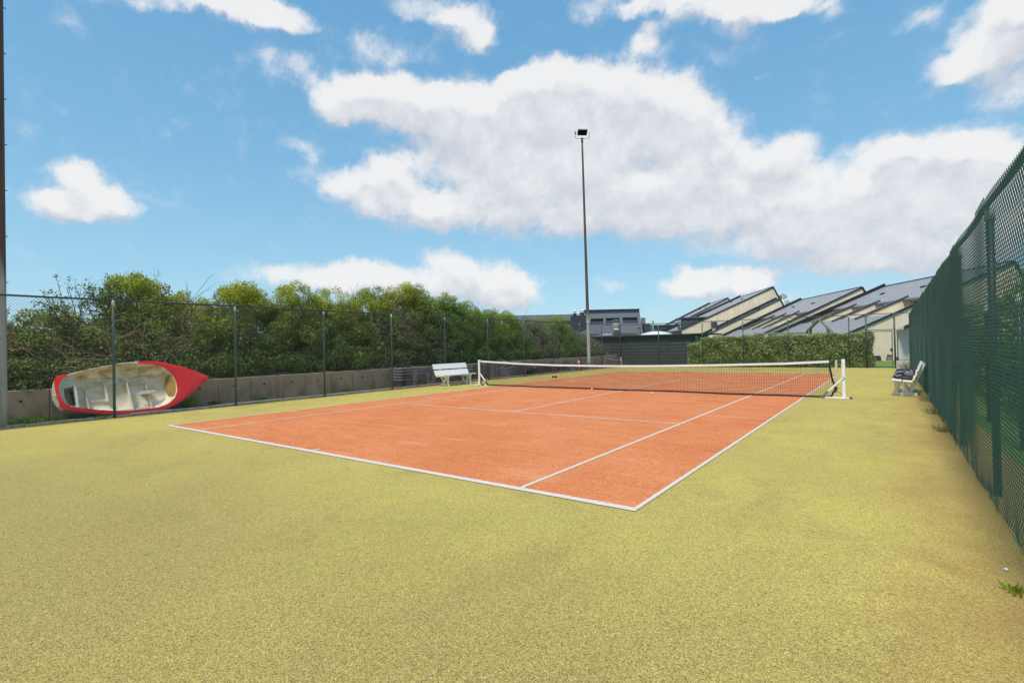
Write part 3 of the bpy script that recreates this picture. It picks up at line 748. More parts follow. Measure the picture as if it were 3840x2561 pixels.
# ------------------------------------------------------------------ net
NX = np.array([-6.36, -4.4, -2.7, -0.8, 1.1, 3.2, 5.0, 6.08]); NZ = np.array([1.045, 0.945, 0.895, 0.875, 0.885, 0.925, 0.975, 1.035])
ztop = lambda x: float(np.interp(x, NX, NZ))
ysway = lambda x, z: 0.035 * math.sin(x * 1.1) * (1 - z) + 0.012 * math.sin(x * 4.3 + z * 5)
def xright(z): return float(np.interp(z, [0.0, 0.05, 0.26, 1.04], [5.95, 6.10, 6.22, 6.08]))
N = thing('tennis_net', 'black tennis net with white top band sagging across the orange court', 'net')
A, B = [], []
xs = np.arange(-6.34, 6.2, 0.046)
nzr = 21
for x in xs:
    x = float(x); zt = ztop(min(x, 6.08)) - 0.03; prev = None
    for i in range(0, nzr + 1, 3):
        z = 0.035 + (zt - 0.035) * i / nzr
        p = (x + 0.012 * math.sin(z * 7 + x * 2), ysway(x, z), z)
        if prev and p[0] < xright(z): A.append(prev); B.append(p)
        prev = p
for i in range(nzr + 1):
    prev = None
    for x in np.arange(-6.36, 6.3, 0.14):
        x = float(x); zt = ztop(min(x, 6.08)) - 0.03; z = 0.035 + (zt - 0.035) * i / nzr + 0.006 * math.sin(x * 6 + i)
        xx = min(x, xright(z)); p = (xx, ysway(xx, z), z)
        if prev and p[0] > prev[0] + 1e-4: A.append(prev); B.append(p)
        prev = p
strands_object('netting', A, B, 0.0031, M['net_cord'], N)
b = MB()
pt = [(float(x), ysway(float(x), ztop(float(x))), ztop(float(x))) for x in np.linspace(-6.36, 6.08, 60)]
for p, q in zip(pt[:-1], pt[1:]): b.beam((p[0], p[1], p[2] - 0.03), (q[0], q[1], q[2] - 0.03), 0.014, 0.062)
b.build('top_band', M['band'], N)
b = MB()
pt = [(float(x), ysway(float(x), 0.03) - 0.01, 0.028 + 0.014 * abs(math.sin(x * .9))) for x in np.linspace(-6.3, 5.95, 60)]
for p, q in zip(pt[:-1], pt[1:]): b.beam(p, q, 0.012, 0.045)
b.build('bottom_tape', M['net_tape'], N)
b = MB(); pts = [(6.08, 0, 1.0), (6.10, 0, 0.8), (6.14, 0, 0.55), (6.22, 0, 0.27), (6.11, 0, 0.05), (5.95, 0, 0.03)]
for p, q in zip(pts[:-1], pts[1:]): b.beam(p, q, 0.012, 0.05)
b.build('side_tape', M['net_tape'], N)
b = MB(); b.beam((-6.33, 0, 0.04), (-6.33, 0, 1.0), 0.012, 0.04, up=(1, 0, 0)); b.build('side_tape', M['net_tape'], N)
b = MB(); b.box((-0.22, -0.03, 0.03), (0.13, 0.10, 0.06), (0, 0, .3), .015); b.build('weight', M['rubber'], N)
b = MB(); b.box((0.06, -0.03, 0.03), (0.13, 0.10, 0.06), (0, 0, -.3), .015); b.build('weight', M['rubber'], N)

def net_post(label, x, s):
    """portable post: s=+1 on the right side, foot bar reaching towards the court"""
    t = thing('net_post', label, 'net post', (x, 0, 0), 0, 'white posts carrying the tennis net')
    b = MB(); b.box((0, 0, 0.535), (0.085, 0.085, 1.07), None, 0.008); b.build('upright', M['white_metal'], t)
    b = MB(); b.box((-s * 0.21, 0, 0.022), (0.66, 0.085, 0.044), None, 0.008); b.box((0, 0, 0.028), (0.09, 0.44, 0.045), None, .008); b.build('base_bar', M['white_metal'], t)
    b = MB(); b.beam((s * 0.02, -0.06, 0.60), (-s * 0.50, -0.06, 0.05), 0.02, 0.05, 0.004); br = b.build('brace', M['white_metal'], t)
    b = MB(); b.beam((-s * 0.36, -0.06, 0.198), (-s * 0.52, -0.06, 0.028), 0.026, 0.056, 0.004); b.build('brace_foot', M['rubber'] if s < 0 else M['zinc'], br)
    b = MB(); b.tube([(s * 0.0, -0.075, 0.585), (s * 0.0, -0.06, 0.585)], 0.012, 8); b.build('bolt', M['steel'], br)
    b = MB(); b.tube([(0.0, -0.055, 0.05), (0.0, -0.04, 0.05)], 0.014, 8); b.build('bolt', M['steel'], t)
    b = MB(); b.box((s * 0.12, 0.08, 0.02), (0.12, 0.1, 0.04), (0, 0, .3), .01); b.build('foot_pad', M['rubber'], t)
    return t
net_post('white net post on foot bar at the free right end of the net', 6.41, 1)
net_post('white net post tied to the net band beside the left white bench', -6.41, -1)
t = thing('batten', 'thin cream slat hanging upright beside the right net post', 'slat', (6.235, 0.06, 0))
b = MB(); b.box((0, 0, 0.60), (0.055, 0.02, 0.90), (0, 0.02, 0), .003); b.build('slat', M['cream_slat'], t)
for zz in (0.26, 0.30, 0.38):
    b = MB(); b.box((0, 0, zz), (0.075, 0.035, 0.022), None, .004); b.build('strap', M['rubber'], t)
b = MB(); b.tube([(0.03, 0, 0.2), (0.09, -.02, 0.14), (0.13, -.02, 0.09), (0.12, -.02, 0.03)], 0.006, 5); b.build('loose_cord', M['rubber'], t)

# ------------------------------------------------------------------ benches
def bench(label, loc, rz):
    """seat faces local -X, length along Y"""
    t = thing('bench', label, 'bench', loc, rz, 'white wooden benches beside the court')
    L = 2.02
    tilt = R(-6)
    for d, h in ((0.10, 0.445), (0.335, 0.42)):
        b = MB(); b.box((d, 0, h), (0.215, L, 0.042), (0, R(5), 0), 0.006); b.build('seat_plank', M['white'], t)
    a0, a1 = Vector((0.37, 0, 0.06)), Vector((0.70, 0, 0.90)); dv = (a1 - a0).normalized(); nv = Vector((-dv.z, 0, dv.x))
    for f in (0.555, 0.865):
        c = a0 + (a1 - a0) * f + nv * 0.062
        rot = Matrix((dv, Vector((0, 1, 0)), dv.cross(Vector((0, 1, 0))))).transposed()
        b = MB(); b.box(c, (0.225, L, 0.042), rot, 0.006); b.build('back_plank', M['white'], t)
    for s in (-1, 1):
        yy = s * 0.68
        fr = MB(); fr.box((0.265, yy, 0.045), (0.54, 0.07, 0.09), None, 0.006)
        leg = fr.build('foot_runner', M['white'], t)
        b = MB(); b.beam((0.07, yy, 0.08), (0.07, yy, 0.40), 0.07, 0.075, .005, up=(1, 0, 0)); b.build('front_leg', M['white'], t)
        b = MB(); b.beam((0.13, yy + s * .0, 0.385), (0.335, yy, 0.08), 0.05, 0.07, .005); b.build('diagonal_brace', M['white'], t)
        b = MB(); b.beam(a0 + Vector((0, yy - s * 0.06, 0)), a1 + Vector((0, yy - s * 0.06, 0)), 0.05, 0.08, .005); b.build('back_support', M['white'], t)
        b = MB(); b.beam((0.0, yy - s * 0.002, 0.395), (0.50, yy - s * 0.002, 0.355), 0.075, 0.07, .005); b.build('seat_bearer', M['white'], t)
    return t
bench('white wooden bench beside right net post carrying the black bag', (7.50, 2.24, 0), R(-2))
bench('empty white wooden bench in front of stacked sun loungers', (-7.42, -0.08, 0), R(180 - 1.5))

# sports bag on the right bench
t = thing('sports_bag', 'slumped black and grey sports bag lying on the right bench', 'bag', (7.76, 1.78, 0.47), R(4))
def blob(name, c, r, m, parent, seed, p=0.75, amp=0.05, smooth=True, flat=True):
    rg = random.Random(seed); bm = bmesh.new(); bmesh.ops.create_uvsphere(bm, u_segments=28, v_segments=16, radius=1)
    ph = [rg.uniform(0, 6) for _ in range(6)]
    for v in bm.verts:
        x, y, z = v.co
        q = [math.copysign(abs(a_) ** p, a_) for a_ in (x, y, z)]
        n = 1 + amp * (math.sin(3 * x + ph[0]) * math.cos(4 * y + ph[1]) + .6 * math.sin(7 * z + ph[2] + 5 * y) + .5 * math.sin(9 * x + ph[3] + 6 * z))
        z2 = q[2] * r[2] * n
        if flat and z2 < -0.8 * r[2]: z2 = -0.8 * r[2]
        v.co = Vector((c[0] + q[0] * r[0] * n, c[1] + q[1] * r[1] * n, c[2] + z2))
    me = bpy.data.meshes.new(name); bm.to_mesh(me); bm.free(); me.materials.append(m)
    me.polygons.foreach_set('use_smooth', [smooth] * len(me.polygons))
    o = bpy.data.objects.new(name, me); COL.objects.link(o)
    if parent is not None: o.parent = parent
    return o
blob('bag_body', (0, 0.02, 0.125), (0.22, 0.32, 0.155), M['bag_black'], t, 3, 0.7, 0.06)
blob('grey_panel', (0.05, -0.17, 0.135), (0.125, 0.15, 0.118), M['bag_grey'], t, 5, 0.75, 0.06)
blob('side_pocket', (-0.17, -0.15, 0.11), (0.10, 0.13, 0.085), M['bag_black'], t, 9, 0.7, 0.06)
b = MB(); b.tube([(-0.07, -0.30, 0.20), (-0.13, -0.31, 0.205), (-0.22, -0.28, 0.185), (-0.265, -0.24, 0.14), (-0.245, -0.285, 0.10), (-0.19, -0.30, 0.085), (-0.11, -0.315, 0.115)], 0.0075, 6); b.build('white_piping', M['piping'], t, True)
b = MB(); b.tube([(-0.29, -0.10, 0.045), (-0.25, -0.25, 0.05), (-0.12, -0.33, 0.035), (0.03, -0.345, 0.03), (0.15, -0.32, 0.025), (0.21, -0.25, 0.03)], [.022, .034, .038, .036, .03, .02], 8); b.build('shoulder_strap', M['bag_black'], t, True)
b = MB(); b.tube([(0.02, -0.2, 0.27), (0.10, -0.22, 0.26), (0.17, -0.26, 0.2), (0.2, -0.27, 0.11)], 0.016, 6); b.build('handle', M['bag_black'], t, True)
b = MB(); b.tube([(0.155, -0.325, 0.05), (0.165, -0.33, 0.085)], 0.018, 7); b.build('buckle', M['piping'], t)

# ------------------------------------------------------------------ tennis balls
balls = [((-6.81, -4.95), 'yellow tennis ball on green turf left of the court, nearest the boat'),
         ((-4.95, -2.72), 'yellow tennis ball in the left tramline in front of the left bench'),
         ((-1.12, -0.13), 'yellow tennis ball touching the net bottom left of the centre line'),
         ((1.36, -0.80), 'yellow tennis ball on orange court just in front of the net'),
         ((-7.95, 12.85), 'far yellow tennis ball on turf at foot of the tall pole')]
b0 = None
for (x, y), lab in balls:
    if b0 is None:
        b0 = thing('tennis_ball', lab, 'ball', (x, y, 0.0335), 0.4, 'yellow tennis balls left lying about')
        bm = bmesh.new(); bmesh.ops.create_icosphere(bm, subdivisions=3, radius=0.0335); me = bpy.data.meshes.new('felt'); bm.to_mesh(me); bm.free()
        me.materials.append(M['ball']); me.polygons.foreach_set('use_smooth', [True] * len(me.polygons))
        fo = bpy.data.objects.new('felt', me); COL.objects.link(fo); fo.parent = b0
        b = MB(); pts = []
        for i in range(41):
            th = 2 * math.pi * i / 40; v = Vector((math.cos(th) + .35 * math.cos(3 * th), math.sin(th) - .35 * math.sin(3 * th), 1.1 * math.sin(2 * th))).normalized() * 0.0335
            pts.append(v)
        b.tube(pts, 0.0016, 5, False); b.build('seam', M['piping'], b0)
    else: dup(b0, (x, y, 0.0335), random.uniform(0, 6), lab)

t = thing('rolled_strap', 'small black and red rolled strap lying on turf beyond the net', 'strap', (-6.15, 5.5, 0), 0.5)
b = MB(); b.tube([(-0.13, 0, 0.045), (0.13, 0, 0.045)], 0.045, 12); b.build('roll', M['rubber'], t, True)
b = MB(); b.tube([(-0.05, 0, 0.046), (0.06, 0, 0.046)], 0.048, 12); b.build('red_band', M['plaything_red'], t, True)

# ------------------------------------------------------------------ dinghy lying on its side
th = R(22)
BU, BV = Vector((0, 1, 0)), Vector((-math.sin(th), 0, math.cos(th))); BN = BU.cross(BV)
bt = thing('dinghy', 'red and cream sailing dinghy lying on its side against the wall', 'boat')
bt.matrix_world = Matrix.Translation((-8.74, -11.5, 0.06)) @ Matrix((BU, BV, BN)).transposed().to_4x4()
OUT = [(-1.436, 1.131), (-1.494, 1.014), (-1.493, 0.747), (-1.475, 0.586), (-1.446, 0.372), (-1.391, 0.24), (-1.134, 0.165), (-0.758, 0.066), (-0.426, -0.003), (-0.009, -0.04), (0.459, -0.039), (0.809, 0.008), (1.249, 0.203), (1.615, 0.481), (1.905, 0.714), (2.05, 0.861), (2.035, 0.895), (1.997, 0.92), (1.662, 1.102), (1.307, 1.265), (0.908, 1.392), (0.613, 1.441), (0.322, 1.446), (-0.057, 1.416), (-0.513, 1.333), (-0.883, 1.251), (-1.278, 1.149)]
INN = [(-1.261, 1.112), (-1.367, 1.032), (-1.424, 0.875), (-1.441, 0.742), (-1.41, 0.553), (-1.348, 0.388), (-1.24, 0.297), (-0.748, 0.16), (-0.415, 0.093), (-0.132, 0.06), (0.234, 0.051), (0.62, 0.074), (0.855, 0.153), (1.045, 0.315), (1.141, 0.521), (1.152, 0.769), (1.086, 1.023), (0.888, 1.252), (0.65, 1.35), (0.312, 1.37), (-0.062, 1.385), (-0.517, 1.306), (-0.886, 1.224)]
BC = (0.0, 0.70)
def star(poly, ang):
    dx, dy = math.cos(ang), math.sin(ang); best = None
    for i in range(len(poly)):
        x1, y1 = poly[i][0] - BC[0], poly[i][1] - BC[1]; x2, y2 = poly[(i + 1) % len(poly)][0] - BC[0], poly[(i + 1) % len(poly)][1] - BC[1]
        den = dx * (y2 - y1) - dy * (x2 - x1)
        if abs(den) < 1e-9: continue
        tt = (x1 * (y2 - y1) - y1 * (x2 - x1)) / den; s = (x1 * dy - y1 * dx) / den
        if tt > 0 and -1e-6 <= s <= 1 + 1e-6: best = tt if best is None else max(best, tt)
    return best
angs = [2 * math.pi * i / 160 for i in range(160)] + [math.atan2(v - BC[1], u - BC[0]) % (2 * math.pi) for u, v in OUT]
angs = sorted(set(round(a_, 4) for a_ in angs))
ro = np.array([star(OUT, a_) for a_ in angs]); ri = np.array([star(INN, a_) for a_ in angs])
# soften the traced inner rim a little
for _ in range(2): ri = (np.roll(ri, 1) + 2 * ri + np.roll(ri, -1)) / 4
ri = np.minimum(ri, ro - 0.012)
ca, sa = np.cos(angs), np.sin(angs)
po = np.stack([BC[0] + ro * ca, BC[1] + ro * sa], 1); pi_ = np.stack([BC[0] + ri * ca, BC[1] + ri * sa], 1)
na = len(angs)
vcl = lambda u: 0.62 + 0.074 * (u + 1.45)
# outer hull: loft of the sheer line towards the keel
levels = [(0.0, 1.0, 1.0), (-0.05, 1.005, 1.0), (-0.15, 0.975, 0.985), (-0.27, 0.88, 0.95), (-0.37, 0.70, 0.90), (-0.44, 0.42, 0.85), (-0.47, 0.12, 0.80)]
b = MB(); vs = []
for (wz, kv, ku) in levels:
    for (u, v) in po:
        c = vcl(u); vs.append((-1.42 + (u + 1.42) * ku, c + (v - c) * kv, wz))
fs = [(l * na + i, l * na + (i + 1) % na, (l + 1) * na + (i + 1) % na, (l + 1) * na + i) for l in range(len(levels) - 1) for i in range(na)]
fs.append(tuple(range((len(levels) - 1) * na, len(levels) * na)))
b.add(vs, fs); b.build('hull', M['hull'], bt, True)
# deck ring: red, with the upper long side left as bare cream gunwale
is_cream = [(0.33 > po[i][0] > -1.27 and po[i][1] > 0.8) for i in range(na)]
def ring(sel, inset_out, w_in, w_out, lip):
    bb = MB(); crown = lambda u, f: 0.05 * max(0.0, (u - 0.6) / 1.4) * math.sin(math.pi * f)
    nseg = 5
    for i in range(na):
        if not sel(i): continue
        j = (i + 1) % na; vs = []
        for q in (i, j):
            for s in range(nseg + 1):
                f = s / nseg; u = pi_[q][0] * (1 - f) + (po[q][0]) * f; v = pi_[q][1] * (1 - f) + po[q][1] * f
                vs.append((u, v, w_in * (1 - f) + w_out * f + crown(u, f)))
        n1 = nseg + 1
        fs = [(s, s + 1, n1 + s + 1, n1 + s) for s in range(nseg)]
        o_ = len(vs)
        vs += [(pi_[i][0], pi_[i][1], w_in - lip), (pi_[j][0], pi_[j][1], w_in - lip), (po[i][0] * 1.004, po[i][1], w_out - 0.04), (po[j][0] * 1.004, po[j][1], w_out - 0.04)]
        fs += [(0, n1, o_ + 1, o_), (nseg, o_ + 2, o_ + 3, n1 + nseg)]
        bb.add(vs, fs)
    return bb
ring(lambda i: not is_cream[i], 0, 0.022, 0.018, 0.075).build('deck', M['red'], bt, False)
ring(lambda i: is_cream[i], 0, 0.016, 0.014, 0.05).build('gunwale', M['cream_rim'], bt, False)
# inner lining: sides sweeping down to a flat floor
lev = [(0.0, 1.0), (-0.07, 0.985), (-0.16, 0.955), (-0.24, 0.90), (-0.30, 0.82), (-0.325, 0.74), (-0.33, 0.6), (-0.33, 0.3), (-0.33, 0.02)]
b = MB(); vs = []
for (wz, kf) in lev:
    for (u, v) in pi_:
        kfu = kf + (1 - kf) * 0.35 if kf > 0.7 else kf * (0.74 + 0.26 * 0.35) / 0.74
        vs.append((BC[0] + (u - BC[0]) * kfu, BC[1] + (v - BC[1]) * kf, wz))
fs = [(l * na + i, l * na + (i + 1) % na, (l + 1) * na + (i + 1) % na, (l + 1) * na + i) for l in range(len(lev) - 1) for i in range(na)]
fs.append(tuple(range((len(lev) - 1) * na, len(lev) * na)))
b.add(vs, fs); b.build('lining', M['cream'], bt, True)
# stern locker with its open hatch
b = MB(); w0 = -0.10
fr = [(-1.43, 0.62), (-1.40, 0.50), (-1.335, 0.385), (-1.23, 0.315), (-1.06, 0.262), (-1.075, 1.15), (-1.25, 1.10), (-1.35, 1.03), (-1.41, 0.88), (-1.432, 0.74)]
hole = [(-1.315, 0.42), (-1.302, 0.365), (-1.25, 0.35), (-1.10, 0.34), (-1.118, 0.87), (-1.26, 0.842), (-1.315, 0.825), (-1.318, 0.76), (-1.318, 0.66), (-1.318, 0.55)]
n = len(fr); order_h = [hole[8], hole[9], hole[0], hole[1], hole[3], hole[4], hole[5], hole[6], hole[7], hole[7]]
order_h = [(-1.318, 0.60), (-1.317, 0.50), (-1.312, 0.42), (-1.25, 0.352), (-1.095, 0.34), (-1.118, 0.87), (-1.22, 0.85), (-1.317, 0.828), (-1.318, 0.75), (-1.318, 0.66)]
vs = [(u, v, w0) for u, v in fr] + [(u, v, w0) for u, v in order_h] + [(u, v, w0 - 0.20) for u, v in order_h] + [(u + (0.0), v, w0 - 0.22) for u, v in fr]
fs = []
for i in range(n):
    j = (i + 1) % n
    fs += [(i, j, n + j, n + i), (n + i, n + j, 2 * n + j, 2 * n + i), (i, 3 * n + i, 3 * n + j, j)]
b.add(vs, fs); lk = b.build('stern_locker', M['boat_white'], bt)
b = MB(); b.add([(u, v, w0 - 0.19) for u, v in order_h], [tuple(range(n))]); b.build('locker_floor', M['boat_tan'], lk)
b = MB(); b.box((-1.14, 0.74, w0 - 0.14), (0.06, 0.10, 0.08), (0, 0, .3), .01); b.beam((-1.135, 0.66, w0 - .13), (-1.108, 0.36, w0 - .13), 0.035, 0.05); b.build('locker_fitting', M['opening'], lk)
def rib(pts, wd, wz, h, name, m):
    bb = MB(); bb.beam((*pts[0], wz), (*pts[1], wz), wd, h, 0.004, up=(0, 0, 1)); return bb.build(name, m, bt)
rib([(-0.865, 0.83), (-0.835, 0.19)], 0.035, -0.285, 0.10, 'floor_rib', M['boat_rib'])
rib([(-0.46, 1.00), (-0.42, 0.43)], 0.05, -0.27, 0.14, 'floor_rib', M['boat_rib'])
rib([(0.032, 0.99), (0.10, 0.10)], 0.035, -0.26, 0.15, 'floor_rib', M['boat_rib'])
rib([(0.475, 0.92), (0.555, 0.13)], 0.03, -0.285, 0.10, 'floor_rib', M['boat_rib'])
rib([(-1.05, 0.495), (-0.43, 0.49)], 0.05, -0.305, 0.05, 'keelson', M['boat_rib'])
b = MB(); b.beam((-0.30, 0.905, -0.285), (0.42, 0.898, -0.285), 0.035, 0.09, .004); b.build('side_stringer', M['boat_rib'], bt)
b = MB(); b.beam((-0.36, 0.135, -0.27), (0.50, 0.175, -0.27), 0.05, 0.10, .004); b.build('side_stringer', M['boat_rib'], bt)
b = MB(); b.prism([(0.20, 0.535, -0.20), (0.545, 0.55, -0.20), (0.75, 0.665, -0.20), (0.355, 0.668, -0.20)], (0, 0, 0.03)); mp = b.build('mast_step', M['boat_rib'], bt)
b = MB(); b.box((0.47, 0.60, -0.265), (0.22, 0.07, 0.13), (0, 0, .25), .01); b.build('step_block', M['boat_tan'], mp)
b = MB(); b.beam((0.345, 0.668, -0.172), (0.755, 0.666, -0.172), 0.010, 0.012); b.build('step_slot', M['opening'], mp)
b = MB(); ys = np.linspace(0.36, 1.09, 18); vs = []; fs = []
for i, v in enumerate(ys):
    ue = float(np.interp(v, [.315, .521, .769, 1.023, 1.16], [1.045, 1.141, 1.152, 1.086, .98])) - .004
    ui = float(np.interp(v, [.36, .55, .8, 1.09], [1.02, .965, .955, .99])); ui = min(ui, ue - .01)
    vs += [(ui, v, -0.27), ((ue + ui) / 2, v, -0.15), (ue, v, -0.045)]
    if i: o_ = i * 3; fs += [(o_ - 3, o_, o_ + 1, o_ - 2), (o_ - 2, o_ + 1, o_ + 2, o_ - 1)]
b.add(vs, fs); b.build('bow_tank', M['boat_yellow'], bt, True)
b = MB(); b.tube([(2.0, 0.885, 0.03), (2.045, 0.88, 0.02)], 0.022, 8); b.build('bow_fitting', M['steel'], bt)
b = MB(); b.box((-1.515, 0.64, -0.06), (0.045, 0.04, 0.05), None, .006); b.build('rudder_fitting', M['white_metal'], bt)

# ------------------------------------------------------------------ stacked sun loungers between fence and wall
prof = [(0.0, .335), (0.35, .335), (0.72, .333), (1.0, .32), (1.25, .285), (1.5, .22), (1.72, .145), (1.92, .065), (2.06, .0)]
def make_lounger(label):
    t = thing('sun_lounger', label, 'sun lounger', (0, 0, 0), 0, 'stacked anthracite sun loungers behind the fence')
    for s in (-1, 1):
        b = MB()
        for p, q in zip(prof[:-1], prof[1:]): b.beam((s * 0.31, p[0], p[1]), (s * 0.31, q[0], q[1] + 0.0), 0.05, 0.05, .006)
        b.build('side_rail', M['plastic'], t)
        b = MB(); b.beam((s * 0.315, 0.86, 0.35), (s * 0.315, 0.62, 0.0), 0.06, 0.085, .008); b.build('leg', M['plastic'], t)
    b = MB(); b.beam((-0.31, 2.05, 0.02), (0.31, 2.05, 0.02), .05, .05, .006); b.build('cross_bar', M['plastic'], t)
    b = MB(); b.beam((-0.31, 0.02, 0.335), (0.31, 0.02, 0.335), .05, .05, .006); b.build('cross_bar', M['plastic'], t)
    b = MB()
    for i in range(15): b.box((0, 0.06 + i * 0.088, float(np.interp(0.06 + i * 0.088, [p[0] for p in prof], [p[1] for p in prof])) + 0.008), (0.58, 0.066, 0.014))
    b.build('slat_bed', M['plastic'], t)
    return t
stacks = [(-2.32, 1, 'stack left of the bench'), (-0.02, 1, 'stack behind the bench'), (2.15, 1, 'stack beside the left net post'), (7.12, -1, 'stack behind the net'), (10.35, 1, 'stack beside the striped cone')]
pos = ['lowest', 'second from ground', 'third from ground', 'fourth from ground', 'topmost']
L0 = None
for (y0, dr, where) in stacks:
    for i in range(5 if y0 < 10 else 4):
        lab = 'dark plastic sun lounger, %s in %s' % (pos[i] if not (y0 > 10 and i == 3) else 'topmost', where)
        loc = (-8.93 + random.uniform(-.02, .02), y0 + random.uniform(-.02, .02), 0.0 + 0.112 * i); rz = 0 if dr > 0 else math.pi
        if L0 is None: L0 = make_lounger(lab); L0.location = loc; L0.rotation_euler = (0, 0, rz)
        else: dup(L0, loc, rz, lab)
# heap under a cover
t = thing('covered_heap', 'dark brown tarpaulin heap between the lounger stacks', 'tarpaulin', (-8.95, 8.3, 0))
b = MB(); vs = []; nu, nv = 46, 12
for i in range(nu):
    for j in range(nv):
        a_ = math.pi * j / (nv - 1); yy = -1.05 + 2.1 * i / (nu - 1); e = 1 - abs(yy / 1.1) ** 6
        f = 0.03 * math.sin(yy * 17) + 0.02 * math.sin(yy * 31 + 2)
        vs.append((math.copysign(abs(math.cos(a_)) ** .5, math.cos(a_)) * (0.33 + f), yy, max(0, math.sin(a_)) ** .55 * 0.62 * e * (1 + .08 * math.sin(yy * 5))))
b.add(vs, [(i * nv + j, i * nv + j + 1, (i + 1) * nv + j + 1, (i + 1) * nv + j) for i in range(nu - 1) for j in range(nv - 1)])
b.build('cover', M['tarp'], t, True)
b = MB(); b.tube([(0.3, -1.0, 0.5), (0.33, -0.9, 0.35), (0.36, -0.75, 0.5), (0.36, -0.6, 0.6)], 0.03, 8); b.build('fold', M['old_timber'], t, True)

# striped traffic cone
t = thing('traffic_cone', 'red and white striped traffic cone behind the far left fence', 'cone', (-8.78, 12.78, 0))
b = MB(); b.box((0, 0, 0.03), (0.42, 0.42, 0.06), None, .012); b.build('base', M['cone_red'], t)
for i in range(5):
    z0, z1 = 0.06 + i * 0.138, 0.06 + (i + 1) * 0.138; r = lambda z: 0.155 - 0.125 * z / 0.75
    b = MB(); b.lathe([(r(z0), z0), (r(z1), z1)], 18); b.build('band', M['cone_red'] if i % 2 == 0 else M['cone_white'], t, False)

# court brooms: thin rods with tan heads at the corner post
rods = [((-8.24, 15.6, 0.92), (-8.26, 17.98, 0.60), 'uppermost'), ((-8.22, 15.3, 0.70), (-8.24, 17.95, 0.47), 'second highest'), ((-8.20, 15.6, 0.66), (-8.22, 17.99, 0.40), 'middle'), ((-8.24, 15.2, 0.50), (-8.25, 17.96, 0.28), 'second lowest'), ((-8.21, 15.1, 0.30), (-8.22, 17.98, 0.16), 'lowest')]
for a_, c_, w_ in rods:
    t = thing('court_broom', 'pale court broom with tan head, %s of five by the corner post' % w_, 'broom', c_, 0, 'court brooms by the corner post')
    d = Vector(a_) - Vector(c_)
    b = MB(); b.tube([Vector((0, 0, 0)), d], 0.011, 6); b.build('handle', M['alu'], t)
    b = MB(); b.lathe([(0.02, -0.07), (0.06, -0.05), (0.075, 0.0), (0.055, 0.05), (0.02, 0.07)], 9); b.build('bristle_head', M['bristle'], t)

# ------------------------------------------------------------------ foliage
def leaf_quads(P, D, Nn, L, W):
    """rhombus leaves at P, pointing along D, facing Nn"""
    T = np.cross(Nn, D); T /= np.linalg.norm(T, axis=1, keepdims=True) + 1e-9
    L = L[:, None]; W = W[:, None]
    return np.stack([P - D * L * .5, P + T * W * .5 + Nn * W * .12, P + D * L * .5, P - T * W * .5 + Nn * W * .12], 1)

def rand_dirs(n):
    v = rng.normal(size=(n, 3)); return v / np.linalg.norm(v, axis=1, keepdims=True)

def lobed_foliage(lobes, dens, leaf, tint_fn, keep_fn=None, aspect=0.5):
    """lobes: (x,y,z,r[,squash]); leaves scattered in the outer shell of each lobe, in small sprays"""
    Ps, Ds, Ns, Ts = [], [], [], []
    for (x, y, z, r) in lobes:
        n = max(12, int(dens * r * r))
        dirs = rand_dirs(n)
        spray = rng.normal(size=(n, 3)) * 0.03
        rad = r * (0.62 + 0.48 * rng.random(n) ** 0.8)
        P = np.array([x, y, z]) + dirs * rad[:, None] * np.array([1, 1, 0.85]) + spray
        D = dirs * 0.7 + rand_dirs(n) * 0.9; D /= np.linalg.norm(D, axis=1, keepdims=True)
        Nn = dirs * 0.8 + rand_dirs(n) * 0.8 + np.array([0, 0, 0.35]); Nn -= D * (Nn * D).sum(1, keepdims=True); Nn /= np.linalg.norm(Nn, axis=1, keepdims=True) + 1e-9
        base = tint_fn(x, y, z) + rng.normal() * 0.09
        T = base + rng.normal(size=n) * 0.13
        if keep_fn is not None:
            kq = keep_fn(P); P, D, Nn, T = P[kq], D[kq], Nn[kq], T[kq]
        Ps.append(P); Ds.append(D); Ns.append(Nn); Ts.append(T)
    P, D, Nn, T = map(np.concatenate, (Ps, Ds, Ns, Ts))
    n = len(P); L = leaf * (0.65 + 0.7 * rng.random(n))
    return leaf_quads(P, D, Nn, L, L * aspect * (0.8 + 0.4 * rng.random(n))), T

def twig(b, p, d, L, r, depth, gn=3, curl=0.35, rg=random):
    """forked tapering twig"""
    p = Vector(p); d = Vector(d).normalized(); pts = [p.copy()]
    seg = 5
    for i in range(seg):
        d = (d + Vector((rg.uniform(-1, 1), rg.uniform(-1, 1), rg.uniform(-1, 1))) * curl * 0.5).normalized()
        p = p + d * (L / seg); pts.append(p.copy())
    b.tube(pts, [r * (1 - 0.55 * i / seg) for i in range(seg + 1)], 4, False)
    ends = [pts[-1]]
    if depth > 0:
        for q in range(gn):
            i = rg.randint(2, seg)
            nd = (d + Vector((rg.uniform(-1, 1), rg.uniform(-1, 1), rg.uniform(-.6, 1))) * 0.8).normalized()
            ends += twig(b, pts[i], nd, L * rg.uniform(.5, .75), r * 0.55, depth - 1, gn, curl, rg)
    return ends

